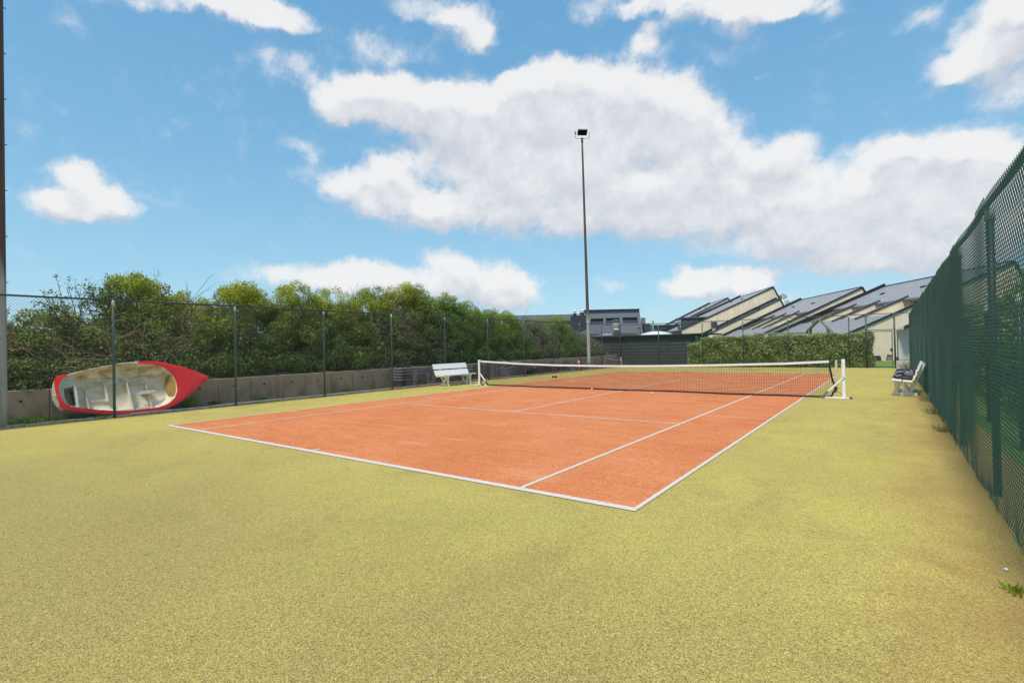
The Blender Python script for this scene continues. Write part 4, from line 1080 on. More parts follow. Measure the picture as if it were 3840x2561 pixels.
# --- shrubs on the bank behind the wall: (name, label, y0, y1, height, leaf material, tint low, tint high, bare, leaf size, x offset)
SHRUBS = [
 ('bramble', 'loose bramble thicket at the left edge beside the rusty pole', -16.2, -13.1, 2.75, leafB, .25, .75, .5, .075, 0),
 ('bramble', 'brown-caned bramble tangle above the stern of the red boat', -13.6, -11.4, 2.85, leafB, .25, .72, .9, .07, 0),
 ('bramble', 'leafy bramble with many bare canes above the bow of the boat', -11.8, -9.4, 2.9, leafB, .2, .55, 1.0, .07, .1),
 ('shrub', 'tall domed dark green shrub rising above the fence behind the boat', -11.15, -9.35, 4.35, leafA, .25, .80, .3, .07, -.9),
 ('shrub', 'yellow-tipped shrub just right of the tall domed shrub', -9.7, -7.9, 3.72, leafA, .2, .88, .2, .065, -.3),
 ('shrub', 'broad dark shrub behind the third fence post from the pole', -8.2, -6.0, 4.18, leafA, .18, .82, .2, .065, -.2),
 ('shrub', 'dense shrub with yellow shoots above the middle of the wall', -6.3, -4.2, 4.25, leafA, .2, .82, .2, .065, 0),
 ('shrub', 'rounded shrub with pale yellow crown left of the lounger stacks', -4.5, -2.3, 4.12, leafA, .2, .88, .15, .06, 0),
 ('shrub', 'twiggy brownish shrub rising behind the left lounger stack', -2.6, -0.4, 4.35, leafA, .15, .72, .8, .06, 0),
 ('shrub', 'highest dark shrub directly behind the left white bench', -0.7, 2.2, 4.75, leafA, .12, .75, .6, .06, 0),
 ('shrub', 'narrow upright green shrub behind the left net post', 2.2, 4.2, 4.45, leafE, .25, .8, .2, .06, 0),
 ('shrub', 'fresh green shrub with open twiggy top right of the net post', 4.2, 6.8, 4.15, leafE, .25, .92, .2, .06, 0),
 ('shrub', 'small bright green shrub poking above the grey roof', 7.0, 9.2, 3.75, leafE, .3, .95, .1, .06, 0),
 ('sea_buckthorn', 'wide silver-green bush in front of the grey building', 9.0, 12.8, 3.45, leafC, .25, .8, .3, .055, .1),
 ('shrub', 'lime-topped upright shrub right of the silver-green bush', 12.6, 15.0, 3.65, leafE, .35, 1.0, .1, .055, .1),
 ('sea_buckthorn', 'low olive bush at the end of the bank beside the shed', 14.8, 18.6, 2.75, leafC, .3, .62, .3, .055, .2)]
for si, (nm, lab, y0, y1, h, lm, t0, t1, bare, leaf, xo) in enumerate(SHRUBS):
    yc, hw = (y0 + y1) / 2, (y1 - y0) / 2
    t = thing(nm, lab, 'bush', (-10.4, yc, 0.75), 0, 'shrubs on the bank behind the wall')
    lobes = []
    nl = int(125 * (y1 - y0) / 2.2 * (h - .7) / 3.4)
    for i in range(nl):
        u = rng.random() ** .8; f = rng.uniform(-1, 1)
        top = (h + .10) * (1 - 0.20 * abs(f) ** 2.2) + rng.normal() * .06
        r = rng.uniform(.22, .46) * (1.0 if u < .8 else .75)
        z = 0.72 + (top - 0.72 - r * .8) * u + r * .15
        xf = -9.72 - 1.35 * max(0, u - 0.12) ** 1.25 + xo * u + rng.normal() * .12
        depth = rng.random() ** 1.5 * (0.35 + 1.5 * u)
        lobes.append((xf - r * 0.7 - depth + 10.4, yc + f * hw - yc, z - 0.75, r))
    for i in range(int(16 * (y1 - y0) / 2.2)):   # skirts that hang over the top of the wall
        r = rng.uniform(.16, .30); lobes.append((.72 - r * .4 - rng.random() * .25, rng.uniform(-hw, hw), .12 + rng.random() * .45, r))
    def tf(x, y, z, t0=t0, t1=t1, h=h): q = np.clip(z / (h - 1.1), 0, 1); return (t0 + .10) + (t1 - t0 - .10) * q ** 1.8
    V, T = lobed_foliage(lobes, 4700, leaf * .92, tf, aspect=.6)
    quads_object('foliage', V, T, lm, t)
    rg = random.Random(40 + si); b = MB()
    for q in range(10):
        x = rg.uniform(-1.3, .0); yy = rg.uniform(-hw, hw)
        twig(b, (x, yy, .0), (rg.uniform(-.1, .25), rg.uniform(-.4, .4), 1), (h - .9) * rg.uniform(.45, .62), .022, 2, 3, .4, rg)
    for q in range(int(6 + 8 * bare)):    # shoots that break the outline at the top
        yy = rg.uniform(-hw, hw) * .85; zz = (h - 1.15) * (1 - .16 * abs(yy / hw) ** 2.5) - rg.uniform(.1, .35)
        twig(b, (rg.uniform(-1.6, -.5), yy, zz), (rg.uniform(-.3, .3), rg.uniform(-.5, .5), 1), rg.uniform(.22, .45), .006, 1, 3, .5, rg)
    b.build('branches', M['bark'], t)['kind'] = 'stuff'
    if bare > .25:
        b = MB()
        for q in range(int(90 * bare)):
            u = rg.uniform(.08, .9); zz = (h - 1.0) * u
            p = Vector((.72 - 1.3 * max(0, u - .1) ** 1.2 + xo * u + rg.uniform(-.2, .15), rg.uniform(-hw, hw), zz)); d = Vector((rg.uniform(-.15, .2), rg.uniform(-1, 1), rg.uniform(-.35, .5))).normalized()
            L = rg.uniform(.35, 1.0); pts = []; 
            for i in range(6):
                pts.append(p.copy()); p = p + d * (L / 5); d = (d + Vector((rg.uniform(-.15, .15), rg.uniform(-.3, .3), -.13 + rg.uniform(-.2, .2)))).normalized()
            b.tube(pts, [.008 * (1 - .1 * i) for i in range(6)], 4, False)
        b.build('canes', M['twig_tan'], t)['kind'] = 'stuff'

# bare, wind-bent thorn trees above the brambles
def thorn_tree(label, loc, h, lean, seed, leafy, cat='tree'):
    rg = random.Random(seed); t = thing('hawthorn', label, cat, loc, 0, 'wind-bent thorn trees over the brambles')
    b = MB(); ends = []
    for q in range(5):
        ends += twig(b, (rg.uniform(-.2, .2), rg.uniform(-.3, .3), -.2), (rg.uniform(-.25, .25), lean + rg.uniform(-.35, .35), 1), h * rg.uniform(.5, .72), .028, 3, 3, .45, rg)
    b.build('trunk', M['bark'], t)
    E_ = np.array([e for e in ends]); E_ = E_[rng.random(len(E_)) < leafy]
    n = len(E_) * 16; P = np.repeat(E_, 16, 0) + rng.normal(size=(n, 3)) * .055
    D = rand_dirs(n); Nn = rand_dirs(n); Nn -= D * (Nn * D).sum(1, keepdims=True); Nn /= np.linalg.norm(Nn, axis=1, keepdims=True)
    L = .055 * (.6 + .8 * rng.random(n))
    quads_object('crown', leaf_quads(P, D, Nn, L, L * .55), .38 + rng.normal(size=n) * .14, leafA, t)
    return t
thorn_tree('half bare thorn tree with twigs bent left above the brambles', (-11.0, -11.9, 1.9), 1.5, -.7, 5, .45)
thorn_tree('nearly leafless low thorn branch beside the rusty pole', (-11.0, -12.9, 1.7), 1.25, -.75, 11, .25)
thorn_tree('thorn branches growing from the tall domed shrub over the boat', (-11.2, -10.9, 2.3), 1.55, -.35, 21, .7)

# --- clipped hedge behind the far fence
def box_foliage(x0, x1, y0, y1, z1, n, leaf, tint, round_=.25, asp=.45, tint_var=.17):
    """leaves in the skin of a clipped block"""
    A = np.array([(x1 - x0) * (y1 - y0), (x1 - x0) * z1, (x1 - x0) * z1 * .4, (y1 - y0) * z1, (y1 - y0) * z1]); pr_ = A / A.sum()
    f = rng.choice(5, size=n, p=pr_); u, v = rng.random(n), rng.random(n); dp = rng.random(n) ** 1.5 * .22
    P = np.zeros((n, 3)); Nn = np.zeros((n, 3))
    X, Y, Zz = x0 + u * (x1 - x0), y0 + v * (y1 - y0), v * z1
    for i in range(5):
        q = f == i
        if i == 0: P[q] = np.stack([X, Y, z1 - dp], 1)[q]; Nn[q] = (0, 0, 1)
        if i == 1: P[q] = np.stack([X, y0 + dp, Zz], 1)[q]; Nn[q] = (0, -1, 0)
        if i == 2: P[q] = np.stack([X, y1 - dp, Zz], 1)[q]; Nn[q] = (0, 1, 0)
        if i == 3: P[q] = np.stack([x0 + dp, y0 + u * (y1 - y0), Zz], 1)[q]; Nn[q] = (-1, 0, 0)
        if i == 4: P[q] = np.stack([x1 - dp, y0 + u * (y1 - y0), Zz], 1)[q]; Nn[q] = (1, 0, 0)
    bump = .07 * np.sin(P[:, 0] * 3.1 + 1) * np.sin(P[:, 2] * 4.3) + .05 * np.sin(P[:, 0] * 7.7 + P[:, 2] * 5)
    P += Nn * bump[:, None] + rng.normal(size=(n, 3)) * .035
    D = rand_dirs(n); N2 = Nn * .55 + rand_dirs(n) * .9; N2 -= D * (N2 * D).sum(1, keepdims=True); N2 /= np.linalg.norm(N2, axis=1, keepdims=True) + 1e-9
    L = leaf * (.6 + .8 * rng.random(n))
    tn = tint + .10 * np.sin(P[:, 0] * 2.3) * np.cos(P[:, 2] * 3.9 + P[:, 0]) + rng.normal(size=n) * tint_var
    return leaf_quads(P, D, N2, L, L * asp), tn
t = thing('clipped_hedge', 'long clipped variegated hedge behind the far chain link fence', 'hedge')
V1, T1 = box_foliage(-2.9, 6.55, 18.95, 20.3, 1.92, 66000, .095, .58)
V2, T2 = box_foliage(-3.78, -2.7, 18.95, 20.1, 1.55, 9000, .085, .58)
quads_object('foliage', np.concatenate([V1, V2]), np.concatenate([T1, T2]), leafD, t)
rg = random.Random(3); b = MB()
for i in range(70): 
    x = rg.uniform(-3.9, 6.4); twig(b, (x, rg.uniform(19.3, 19.9), 0), (rg.uniform(-.2, .2), rg.uniform(-.3, .3), 1), rg.uniform(.6, .9), .016, 2, 3, .4, rg)
b.build('branches', M['bark'], t)['kind'] = 'stuff'
b = MB(); b.box((1.3, 19.62, .82), (10.0, .70, 1.5), None, .1); b.build('inner_wood', M['bark'], t)
lobes = [(rng.uniform(-2.4, 3.0), rng.uniform(18.62, 18.95), rng.uniform(.12, .42), rng.uniform(.16, .30)) for i in range(52)]
t = thing('low_bush', 'low feathery green bushes growing at the foot of the hedge', 'bush')
V, T = lobed_foliage([l for l in lobes if not (.35 < l[0] < .9)], 3200, .045, lambda x, y, z: .42, aspect=.35)
quads_object('foliage', V, T, leafE, t)

# --- tall hedge beyond the right fence
t = thing('tall_hedge', 'tall leafy hedge standing beyond the right chain link fence', 'hedge')
lobes = []
for i in range(520):
    y = rng.uniform(-13, 17); u = rng.random(); top = 2.55 + .35 * math.sin(y * .8) + .2 * math.sin(y * 2.1) + .6 * max(0, min(1, (3 - y) / 6)); r = rng.uniform(.25, .5)
    lobes.append((9.30 + .25 * u + rng.normal() * .1 + r * .7 + rng.random() * .5, y, .15 + (top - .40) * u, r))
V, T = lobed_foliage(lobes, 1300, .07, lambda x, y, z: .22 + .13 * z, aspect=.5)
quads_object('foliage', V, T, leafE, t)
V, T = lobed_foliage([(l[0] - .08, l[1] + .3, l[2], l[3]) for l in lobes[::3]], 700, .085, lambda x, y, z: .5 + .12 * z, aspect=.5)
quads_object('pale_foliage', V, T, leafD, t)
b = MB(); rg = random.Random(8)
for i in range(46): twig(b, (rg.uniform(9.7, 10.3), -13 + i * .65, 0), (rg.uniform(-.2, .2), rg.uniform(-.3, .3), 1), rg.uniform(.9, 1.3), .025, 2, 3, .4, rg)
b.build('branches', M['bark'], t)['kind'] = 'stuff'

# --- small tufts and weeds
def tuft(label, loc, n, h, m, spread, cat='weed', name='weed', tint=.5, wide=.012, group='weeds along the fences'):
    t = thing(name, label, cat, loc, rng.random() * 6, group)
    a_ = rng.random(n) * 2 * np.pi; rr = spread * rng.random(n) ** .7
    base = np.stack([rr * np.cos(a_), rr * np.sin(a_), np.zeros(n)], 1)
    out = np.stack([np.cos(a_), np.sin(a_), np.zeros(n)], 1) * rng.random((n, 1)) * .9 + rng.normal(size=(n, 3)) * .25 + np.array([0, 0, 1.0]); out /= np.linalg.norm(out, axis=1, keepdims=True)
    L = h * (.4 + .8 * rng.random(n)); side = np.cross(out, rand_dirs(n)); side /= np.linalg.norm(side, axis=1, keepdims=True) + 1e-9
    tip = base + out * L[:, None]; mid = base + out * L[:, None] * .5 + np.array([0, 0, .06]) * L[:, None]
    V = np.stack([base - side * wide * .4, mid - side * wide, tip, mid + side * wide], 1)
    quads_object('blades', V, tint + rng.normal(size=n) * .16, m, t); return t
tuft('green weeds by the wall foot left of the boat', (-9.2, -13.5, 0), 420, .15, leafE, .34, wide=.009)
tuft('thin green weeds under the left end of the boat', (-9.1, -12.9, 0), 260, .14, leafE, .28, wide=.008)
tuft('green weeds on the kerb under the boat hull', (-8.62, -12.2, 0), 160, .11, leafE, .22, wide=.007)
tuft('tall green weed below the bow of the boat', (-8.95, -10.1, 0), 240, .36, leafE, .09, wide=.009)
tuft('weed at the wall foot just right of the bow', (-9.32, -9.2, 0), 150, .15, leafE, .13, wide=.007)
tuft('weed at the wall foot between third and fourth fence posts', (-9.3, -7.7, 0), 150, .15, leafE, .13, wide=.007)
tuft('weed at the wall foot left of the lounger stacks', (-9.3, -4.4, 0), 120, .15, leafE, .13, wide=.007)
tuft('broad green weed on the turf at the lower right edge', (8.06, -12.1, 0), 26, .07, leafE, .06, tint=.95, wide=.012)
tuft('dry yellow grass tuft by the fence nearest the right bench', (8.18, .1, 0), 120, .26, leafF, .16, 'grass tuft', 'grass_tuft', .6, .006)
tuft('dry grass tuft against the right fence in mid view', (8.17, -2.6, 0), 110, .17, leafF, .16, 'grass tuft', 'grass_tuft', .45, .006)
tuft('small grass tuft nearest the camera at right fence foot', (8.15, -5.2, 0), 90, .14, leafF, .14, 'grass tuft', 'grass_tuft', .4, .006)
tuft('grass tuft at the far end of the right fence', (8.12, 16.9, 0), 120, .5, leafF, .28, 'grass tuft', 'grass_tuft', .4, .01)
t = thing('daisy', 'tiny white daisy head on the turf near lower right edge', 'flower', (8.07, -11.72, 0))
b = MB(); b.lathe([(.004, .0), (.009, .010), (.012, .018), (.006, .024)], 9); b.build('flower_head', M['piping'], t, True)
b = MB()
for i in range(150):
    x, y = random.uniform(-7, 8.1), random.uniform(-15.6, -8) if i % 3 else random.uniform(-8, 10)
    if abs(x) < 5.5 and y > -11.9: continue
    b.box((x, y, .004), (random.uniform(.008, .03), random.uniform(.006, .014), .006), (0, 0, random.uniform(0, 3)))
o = b.build('litter', M['litter']); o['kind'] = 'stuff'

# ------------------------------------------------------------------ black shed and things on and behind it
t = thing('garden_shed', 'long black boarded flat-roofed shed behind the far fence', 'shed')
b = MB(); YS = 21.3
for i in range(9): b.box((-8.65, YS - .012 - (.006 if i % 2 else 0), .13 + i * .245), (8.9, .035, .212), (R(5), 0, 0), .006)
b.build('board_wall', M['black_wood'], t)
b = MB(); b.box((-8.65, YS + 1.9, 1.1), (8.86, 3.7, 2.18)); b.build('shed_body', M['roof_felt'], t)
b = MB(); b.box((-4.19, YS - .02, 1.1), (.09, .09, 2.2), None, .006); b.build('corner_post', M['flashing'], t)
for x in (-11.85, -6.2):
    b = MB(); b.box((x, YS - .045, 1.08), (.09, .03, 2.16), None, .006); b.build('batten', M['black_wood'], t)
b = MB(); b.box((-8.0, YS + 1.75, 2.235), (9.9, 4.1, .10), None, .01); b.build('flat_roof', M['roof_felt'], t)
b = MB(); b.box((-4.0, YS + .5, 1.05), (.24, .06, 2.1)); b.build('door_jamb', M['door_white'], t)
b = MB(); b.box((-3.12, YS + .1, 1.1), (.09, .09, 2.2), None, .005); b.build('canopy_post', M['black_wood'], t)
t = thing('vent_flue', 'big dirty white capped flue standing on the black shed roof', 'chimney', (-10.68, 22.6, 2.28))
b = MB(); b.lathe([(.235, 0), (.235, .48), (.25, .49), (.25, .52), (.235, .53), (.235, .74)], 20); b.build('stack', M['pale_flue'], t, True)
b = MB(); b.lathe([(.30, .49), (.30, .515)], 20); b.build('collar', M['zinc'], t)
b = MB(); b.lathe([(.29, .76), (.29, 1.04), (.27, 1.06)], 20); b.build('head', M['pale_flue'], t)
b = MB(); b.lathe([(.37, 1.28), (.37, 1.305), (.2, 1.34)], 20); hd_ = b.build('rain_cap', M['zinc'], t)
for q in range(3):
    b = MB(); b.beam((.2 * math.cos(q * 2.1), .2 * math.sin(q * 2.1), 1.03), (.2 * math.cos(q * 2.1), .2 * math.sin(q * 2.1), 1.29), .02, .02); b.build('cap_strut', M['zinc'], hd_)
for (x, z, lab) in ((-11.55, .20, 'small white roof vent furthest left on the black shed'), (-11.25, .22, 'small white mushroom vent left of the big flue'), (-10.98, .2, 'small white vent touching the big flue')):
    t = thing('roof_vent', lab, 'vent', (x, 22.0, 2.28), 0, 'small vents on the shed roof')
    b = MB(); b.lathe([(.05, 0), (.05, z * .6)], 10); b.build('pipe', M['white_metal'], t)
    b = MB(); b.lathe([(.11, z * .6), (.10, z * .85), (.03, z)], 12); b.build('cap', M['white_metal'], t)
for (x, z0, h, lab) in ((-9.12, 2.0, .94, 'weathered timber post rising above the middle of the shed roof'), (-13.33, .0, 2.72, 'weathered timber post beside the tall floodlight pole')):
    t = thing('timber_post', lab, 'post', (x, 23.45 if x > -10 else 22.3, z0), 0, 'old timber posts by the shed')
    b = MB(); b.box((0, 0, h / 2), (.24, .2, h), (0, R(1), .1), .02); b.build('post', M['old_timber'], t)
    b = MB(); b.box((.03, -.02, h + .02), (.30, .24, .03), (0, R(4), .2), .006); b.build('post_top', M['old_timber'], t)

rh = Vector((0.8048, 0.5936, 0)); fh = Vector((-0.5936, 0.8048, 0)); C0 = Vector((7.4841, -16.5069, 0))
def at(a_, z, D): return C0 + rh * a_ + fh * D + Vector((0, 0, z))
yawz = math.atan2(rh.y, rh.x)
def parasol(label, a_, D, zt, ze, hw, m, kind):
    t = thing(kind, label, 'parasol', at(a_, 0, D), yawz, 'canvas roofs behind the shed')
    b = MB(); n = 4 if m == M['grey_canvas'] else 20; ring = [(hw * math.cos(2 * math.pi * (i + .5) / n) * (1.414 if n == 4 else 1), hw * math.sin(2 * math.pi * (i + .5) / n) * (1.414 if n == 4 else 1)) for i in range(n)]
    vs = [(x, y, ze) for x, y in ring] + [(x, y, ze - .14) for x, y in ring]; fs = []
    steps = [(.75, .42), (.5, .74), (.25, .94)] if n > 4 else [(.5, .5)]
    for (rf, zf) in steps: vs += [(x * rf, y * rf, ze + (zt - ze) * zf) for x, y in ring]
    vs.append((0, 0, zt)); top = len(vs) - 1; rows = [0] + [2 + i for i in range(len(steps))]
    for i in range(n):
        j = (i + 1) % n; fs.append((n + i, n + j, j, i))
        for p, q in zip(rows[:-1], rows[1:]): fs.append((p * n + i, p * n + j, q * n + j, q * n + i))
        fs.append((rows[-1] * n + i, rows[-1] * n + j, top))
    b.add(vs, fs); b.build('canopy', m, t, n > 4)
    b = MB(); b.tube([(0, 0, 0), (0, 0, zt - .02)], .04, 8); b.build('pole', M['zinc'], t)
parasol('large white domed canvas roof behind the right half of the shed', 12.6, 45, 2.69, 2.36, 1.52, M['dome'], 'canvas_dome')
parasol('dark grey pointed parasol behind the tall floodlight pole', 7.03, 48, 3.06, 2.63, .97, M['grey_canvas'], 'parasol')
parasol('dark grey pointed parasol right of the big flue', 10.69, 48, 3.14, 2.63, 1.09, M['grey_canvas'], 'parasol')

# ------------------------------------------------------------------ grey clad building far behind
t = thing('grey_building', 'long pale grey clad building with dark recessed openings beyond the shed', 'building', at(0, 0, 75), yawz)
def slab_with_openings(name, x0, x1, z0, z1, y_at, openings, m, parent, xr0=0, xr1=0):
    """leaning front wall with rectangular openings cut out; y_at(z) gives the set back, xr* lean of the side edges per metre of height"""
    xs = sorted(set([x0, x1] + [v for o_ in openings for v in o_[:2]])); zs = sorted(set([z0, z1] + [v for o_ in openings for v in o_[2:4]]))
    bb = MB()
    def P(x, z):
        f = (x - x0) / (x1 - x0); return (x + (xr0 * (1 - f) + xr1 * f) * (z - z0), y_at(z), z)
    for i in range(len(xs) - 1):
        for j in range(len(zs) - 1):
            cx, cz = (xs[i] + xs[i + 1]) / 2, (zs[j] + zs[j + 1]) / 2
            if any(o_[0] < cx < o_[1] and o_[2] < cz < o_[3] for o_ in openings): continue
            q = [P(xs[i], zs[j]), P(xs[i + 1], zs[j]), P(xs[i + 1], zs[j + 1]), P(xs[i], zs[j + 1])]
            bb.prism(q, (0, .22, 0))
    w_ = bb.build(name, m, parent)
    for o_ in openings:
        c = MB(); q = [P(o_[0], o_[2]), P(o_[1], o_[2]), P(o_[1], o_[3]), P(o_[0], o_[3])]
        c.prism([(p[0], p[1] + .9, p[2]) for p in q], (0, .05, 0))
        for a_, b_ in zip(q, q[1:] + q[:1]): c.add([a_, b_, (b_[0], b_[1] + .9, b_[2]), (a_[0], a_[1] + .9, a_[2])], [(0, 1, 2, 3)])
        ob = c.build('opening', M['opening'], w_)
        g_ = MB(); g_.beam((o_[0] + .1, q[0][1] + .5, o_[2] + .33), (o_[1] - .1, q[1][1] + .5, o_[2] + .33), .04, .05); g_.build('railing', M['steel'], w_)
    return w_
slab_with_openings('front_wall', 10.1, 19.55, 0.0, 6.72, lambda z: .16 * z, [(11.25, 13.35, 4.66, 5.48), (13.75, 16.05, 4.64, 5.52), (16.55, 19.0, 4.66, 5.56)], M['slate_pale'], t, .10, -.10)
b = MB(); b.prism([(10.1, .25, 0), (19.55, .25, 0), (18.9, 1.32, 6.7), (10.8, 1.32, 6.7)], (0, 9, 0)); b.build('block', M['slate_dark'], t)
b = MB(); b.box((14.85, 5.5, 6.76), (8.3, 9.5, .07)); b.build('roof_edge', M['flashing'], t)
slab_with_openings('wing_wall', -16, 10.05, 0.0, 6.22, lambda z: .35 + .12 * z, [(7.4, 8.6, 4.5, 5.28), (-12, -1.6, 4.5, 5.28)], M['slate_pale'], t)
b = MB(); b.prism([(-16, .6, 0), (10.05, .6, 0), (10.05, 1.4, 6.2), (-16, 1.4, 6.2)], (0, 9, 0)); b.build('wing_block', M['slate_dark'], t)
b = MB(); b.box((9.7, -.4, 2.95), (2.15, 1.7, 5.82)); ch = b.build('chimney_shaft', M['slate_dark'], t)
for (x, h, r) in ((9.15, 6.62, .2), (9.72, 6.3, .16), (10.3, 6.68, .2)):
    b = MB(); b.lathe([(r, 5.86), (r, h - .35)], 12, (x, -.4, 0)); p_ = b.build('flue', M['flashing'], ch)
    b = MB(); b.lathe([(r * 1.15, h - .35), (r * 1.15, h - .1), (r * 1.5, h - .06), (r * 1.2, h + .06)], 12, (x, -.4, 0)); b.build('flue_head', M['white_metal'], p_)
b = MB(); b.box((9.7, -1.262, 4.55), (.55, .03, .55)); b.build('shaft_window', M['glass'], ch)
b = MB(); b.box((19.6, 1.6, 4.95), (.5, .5, 1.1)); b.build('brown_turret', M['old_timber'], t)
b = MB(); b.box((19.9, 1.2, 2.3), (.9, 1.4, 4.6)); b.build('side_block', M['slate_dark'], t)
b = MB(); b.lathe([(.1, 0), (.1, 4.7), (.16, 4.72), (.16, 4.92)], 10, (20.35, -.8, 0)); b.build('side_flue', M['pale_flue'], t)

# ------------------------------------------------------------------ terraces of sloping roofs
TH = R(28); ORI = Vector((7.37, 31.14, 0))
def terrace(label, R0, R1, tr, zr, pitch, t_low, fins, eave_d=4.75, rec_d=8.25, dorm=None, low_end=None, gable_m='render', unit=4.1):
    """asymmetric gabled row: local x = -s (uphill), local y = along the ridge; ridge at x=tr, height zr, long slope falls towards -x"""
    t = thing('terraced_house', label, 'house', ORI, TH, 'sawtooth terrace of slate roofed houses')
    zz = lambda x: zr - pitch * (tr - x)
    xb = tr + (zr - 0.0) / 2.1
    # near gable wall
    b = MB(); g = [(t_low, R0, 0), (t_low, R0, zz(t_low) - .1), (tr, R0, zr - .1), (tr + 1.9, R0, zr - 4.1), (tr + 1.9, R0, 0)]
    b.prism(g, (0, .3, 0)); gw = b.build('gable_wall', M[gable_m], t)
    b = MB(); g2 = [(p[0] + (.35 if i < 2 else 0), R0 + .3, max(0, p[2] - .25)) for i, p in enumerate(g)]
    # body: rear part under the upper roof, stepped front
    xe, xr_ = tr - eave_d, tr - rec_d
    body = [(xe + .35, 0, 0), (xe + .35, 0, zz(xe + .35) - .3), (tr, 0, zr - .3), (tr + 1.8, 0, zr - 4.1), (tr + 1.8, 0, 0)]
    b.prism([(p[0], R0 + .31, p[2]) for p in body], (0, R1 - R0 - .5, 0)); b.build('house_body', M['render_white'], t)
    # roofs
    def slab(name, xa, xc, y0, y1, off, th_, m, parent):
        bb = MB(); bb.prism([(xa, y0, zz(xa) + off), (xc, y0, zz(xc) + off), (xc, y0, zz(xc) + off - th_), (xa, y0, zz(xa) + off - th_)], (0, y1 - y0, 0)); return bb.build(name, m, parent)
    slab('upper_roof', xe - .25, tr + .02, R0 + .32, R1, .0, .16, M['slate'], t)
    bb = MB(); bb.prism([(tr + .03, R0 + .05, zr - .02), (tr + 1.98, R0 + .05, zr - 4.1), (tr + 1.98, R0 + .05, zr - 4.3), (tr + .03, R0 + .05, zr - .25)], (0, R1 - R0 - .1, 0)); bb.build('steep_roof', M['slate_dark'], t)
    bb = MB(); bb.tube([(tr + .02, R0 + .1, zr + .02), (tr + .02, R1 - .05, zr + .02)], .09, 8); bb.build('ridge_tiles', M['coping'], t)
    # verge flashing on the near gable
    bb = MB(); bb.beam((t_low - .1, R0 - .03, zz(t_low - .1) - .05), (tr + .04, R0 - .03, zr - .03), .14, .16); bb.beam((tr + .04, R0 - .03, zr - .03), (tr + 1.95, R0 - .03, zr - 4.1), .14, .16); bb.build('verge', M['flashing'], gw)
    # eave, recess, fins and lower roof
    if fins:
        bb = MB(); bb.tube([(xe - .3, R0 + .35, zz(xe) - .22), (xe - .3, R1 - .05, zz(xe) - .22)], .075, 8); bb.build('gutter', M['zinc'], t)
        n = max(1, int(round((R1 - R0) / unit)))
        for i in range(n):
            y0 = R0 + (R1 - R0) * i / n; y1 = R0 + (R1 - R0) * (i + 1) / n
            bb = MB(); bb.box((xe + .33, (y0 + y1) / 2 + .1, zz(xe) - .95), (.06, (y1 - y0) - .7, 1.15)); wn = bb.build('window', M['flashing'], t)
            bb = MB(); bb.box((xe + .29, (y0 + y1) / 2 + .1, zz(xe) - .95), (.03, (y1 - y0) - .9, 1.0)); bb.build('pane', M['glass'], wn)
            if i > 0:
                bb = MB(); q = [(xr_ - .3, y0, zz(xr_) - .9), (xr_ - .3, y0, zz(xr_ - .3) + .02), (xe + .3, y0, zz(xe + .3) + .02), (xe + .3, y0, zz(xe) - 2.4), (xr_ + 1, y0, zz(xr_) - 1.6)]
                bb.prism(q, (0, .24, 0)); fw_ = bb.build('fin_wall', M[gable_m], t)
                bb = MB(); bb.beam((xr_ - .35, y0 + .12, zz(xr_ - .35) + .07), (xe + .1, y0 + .12, zz(xe + .1) + .07), .40, .13); bb.build('coping', M['coping'], fw_)
                bb = MB(); bb.tube([(xe - .3, y0 + .45, zz(xe) - .28), (xe - .2, y0 + .45, zz(xe) - .45), (xe + .15, y0 + .45, zz(xe) - .62), (xe + .15, y0 + .45, zz(xe) - 1.6)], .045, 7); bb.build('downpipe', M['zinc'], t)
        slab('lower_roof', t_low - .05, xr_ + .05, R0 + .32, R1 - .02, -.0, .14, M['slate'], t)
        bb = MB(); bb.box(((t_low + .25 + xe) / 2, (R0 + R1) / 2 + .1, (zz(t_low) - .3) / 2), (xe - t_low - .3, R1 - R0 - .5, max(.3, zz(t_low) - .3))); bb.build('front_body', M['render_white'], t)
        bb = MB(); bb.box(((xr_ + xe) / 2, (R0 + R1) / 2 + .1, zz(xr_) - 1.0), (xe - xr_ + .3, R1 - R0 - .5, .12)); bb.build('balcony_floor', M['render'], t)
    else:
        slab('lower_roof', t_low - .05, xe - .26, R0 + .32, R1, -.02, .16, M['slate'], t)
        bb = MB(); bb.prism([(t_low + .3, R0 + .31, 0), (t_low + .3, R0 + .31, zz(t_low + .3) - .3), (xe + .34, R0 + .31, zz(xe + .34) - .3), (xe + .34, R0 + .31, 0)], (0, R1 - R0 - .4, 0)); bb.build('front_body', M['render_white'], t)
    bb = MB(); bb.beam((t_low - .1, R1 - .08, zz(t_low - .1) + .12), (tr + .05, R1 - .08, zr + .12), .14, .46); bb.build('abutment_strip', M['flashing'], t)  # dark strip along the far roof end, at the foot of the next gable
    # small roof vents
    for f in (.35, .72):
        bb = MB(); xv = tr - 2.6; bb.box((xv, R0 + (R1 - R0) * f, zz(xv) + .06), (.25, .5, .12), (0, -math.atan(pitch), 0), .02); bb.build('roof_vent', M['flashing'], t)
    return t, zz
tE, zE = terrace('nearest slate roofed terrace with beige gable behind the gate', 0, 16.4, 8.27, 7.02, .44, -3.05, True)
tD, zD = terrace('second terrace from the right, peak above the hedge middle', 16.47, 32.1, 6.15, 7.06, .465, -6.2, True)
tC, zC = terrace('short low gable tucked in front of the tallest beige gable', 32.2, 33.5, 3.53, 7.32, .475, -7.6, False)
tB, zB = terrace('tallest beige gable house left of the middle, with slate dormer', 33.55, 49.0, 3.15, 9.12, .45, -9.1, False)
tA, zA = terrace('farthest beige gable house at the left end of the terrace', 49.05, 62.0, 1.16, 9.08, .485, -11.3, False)
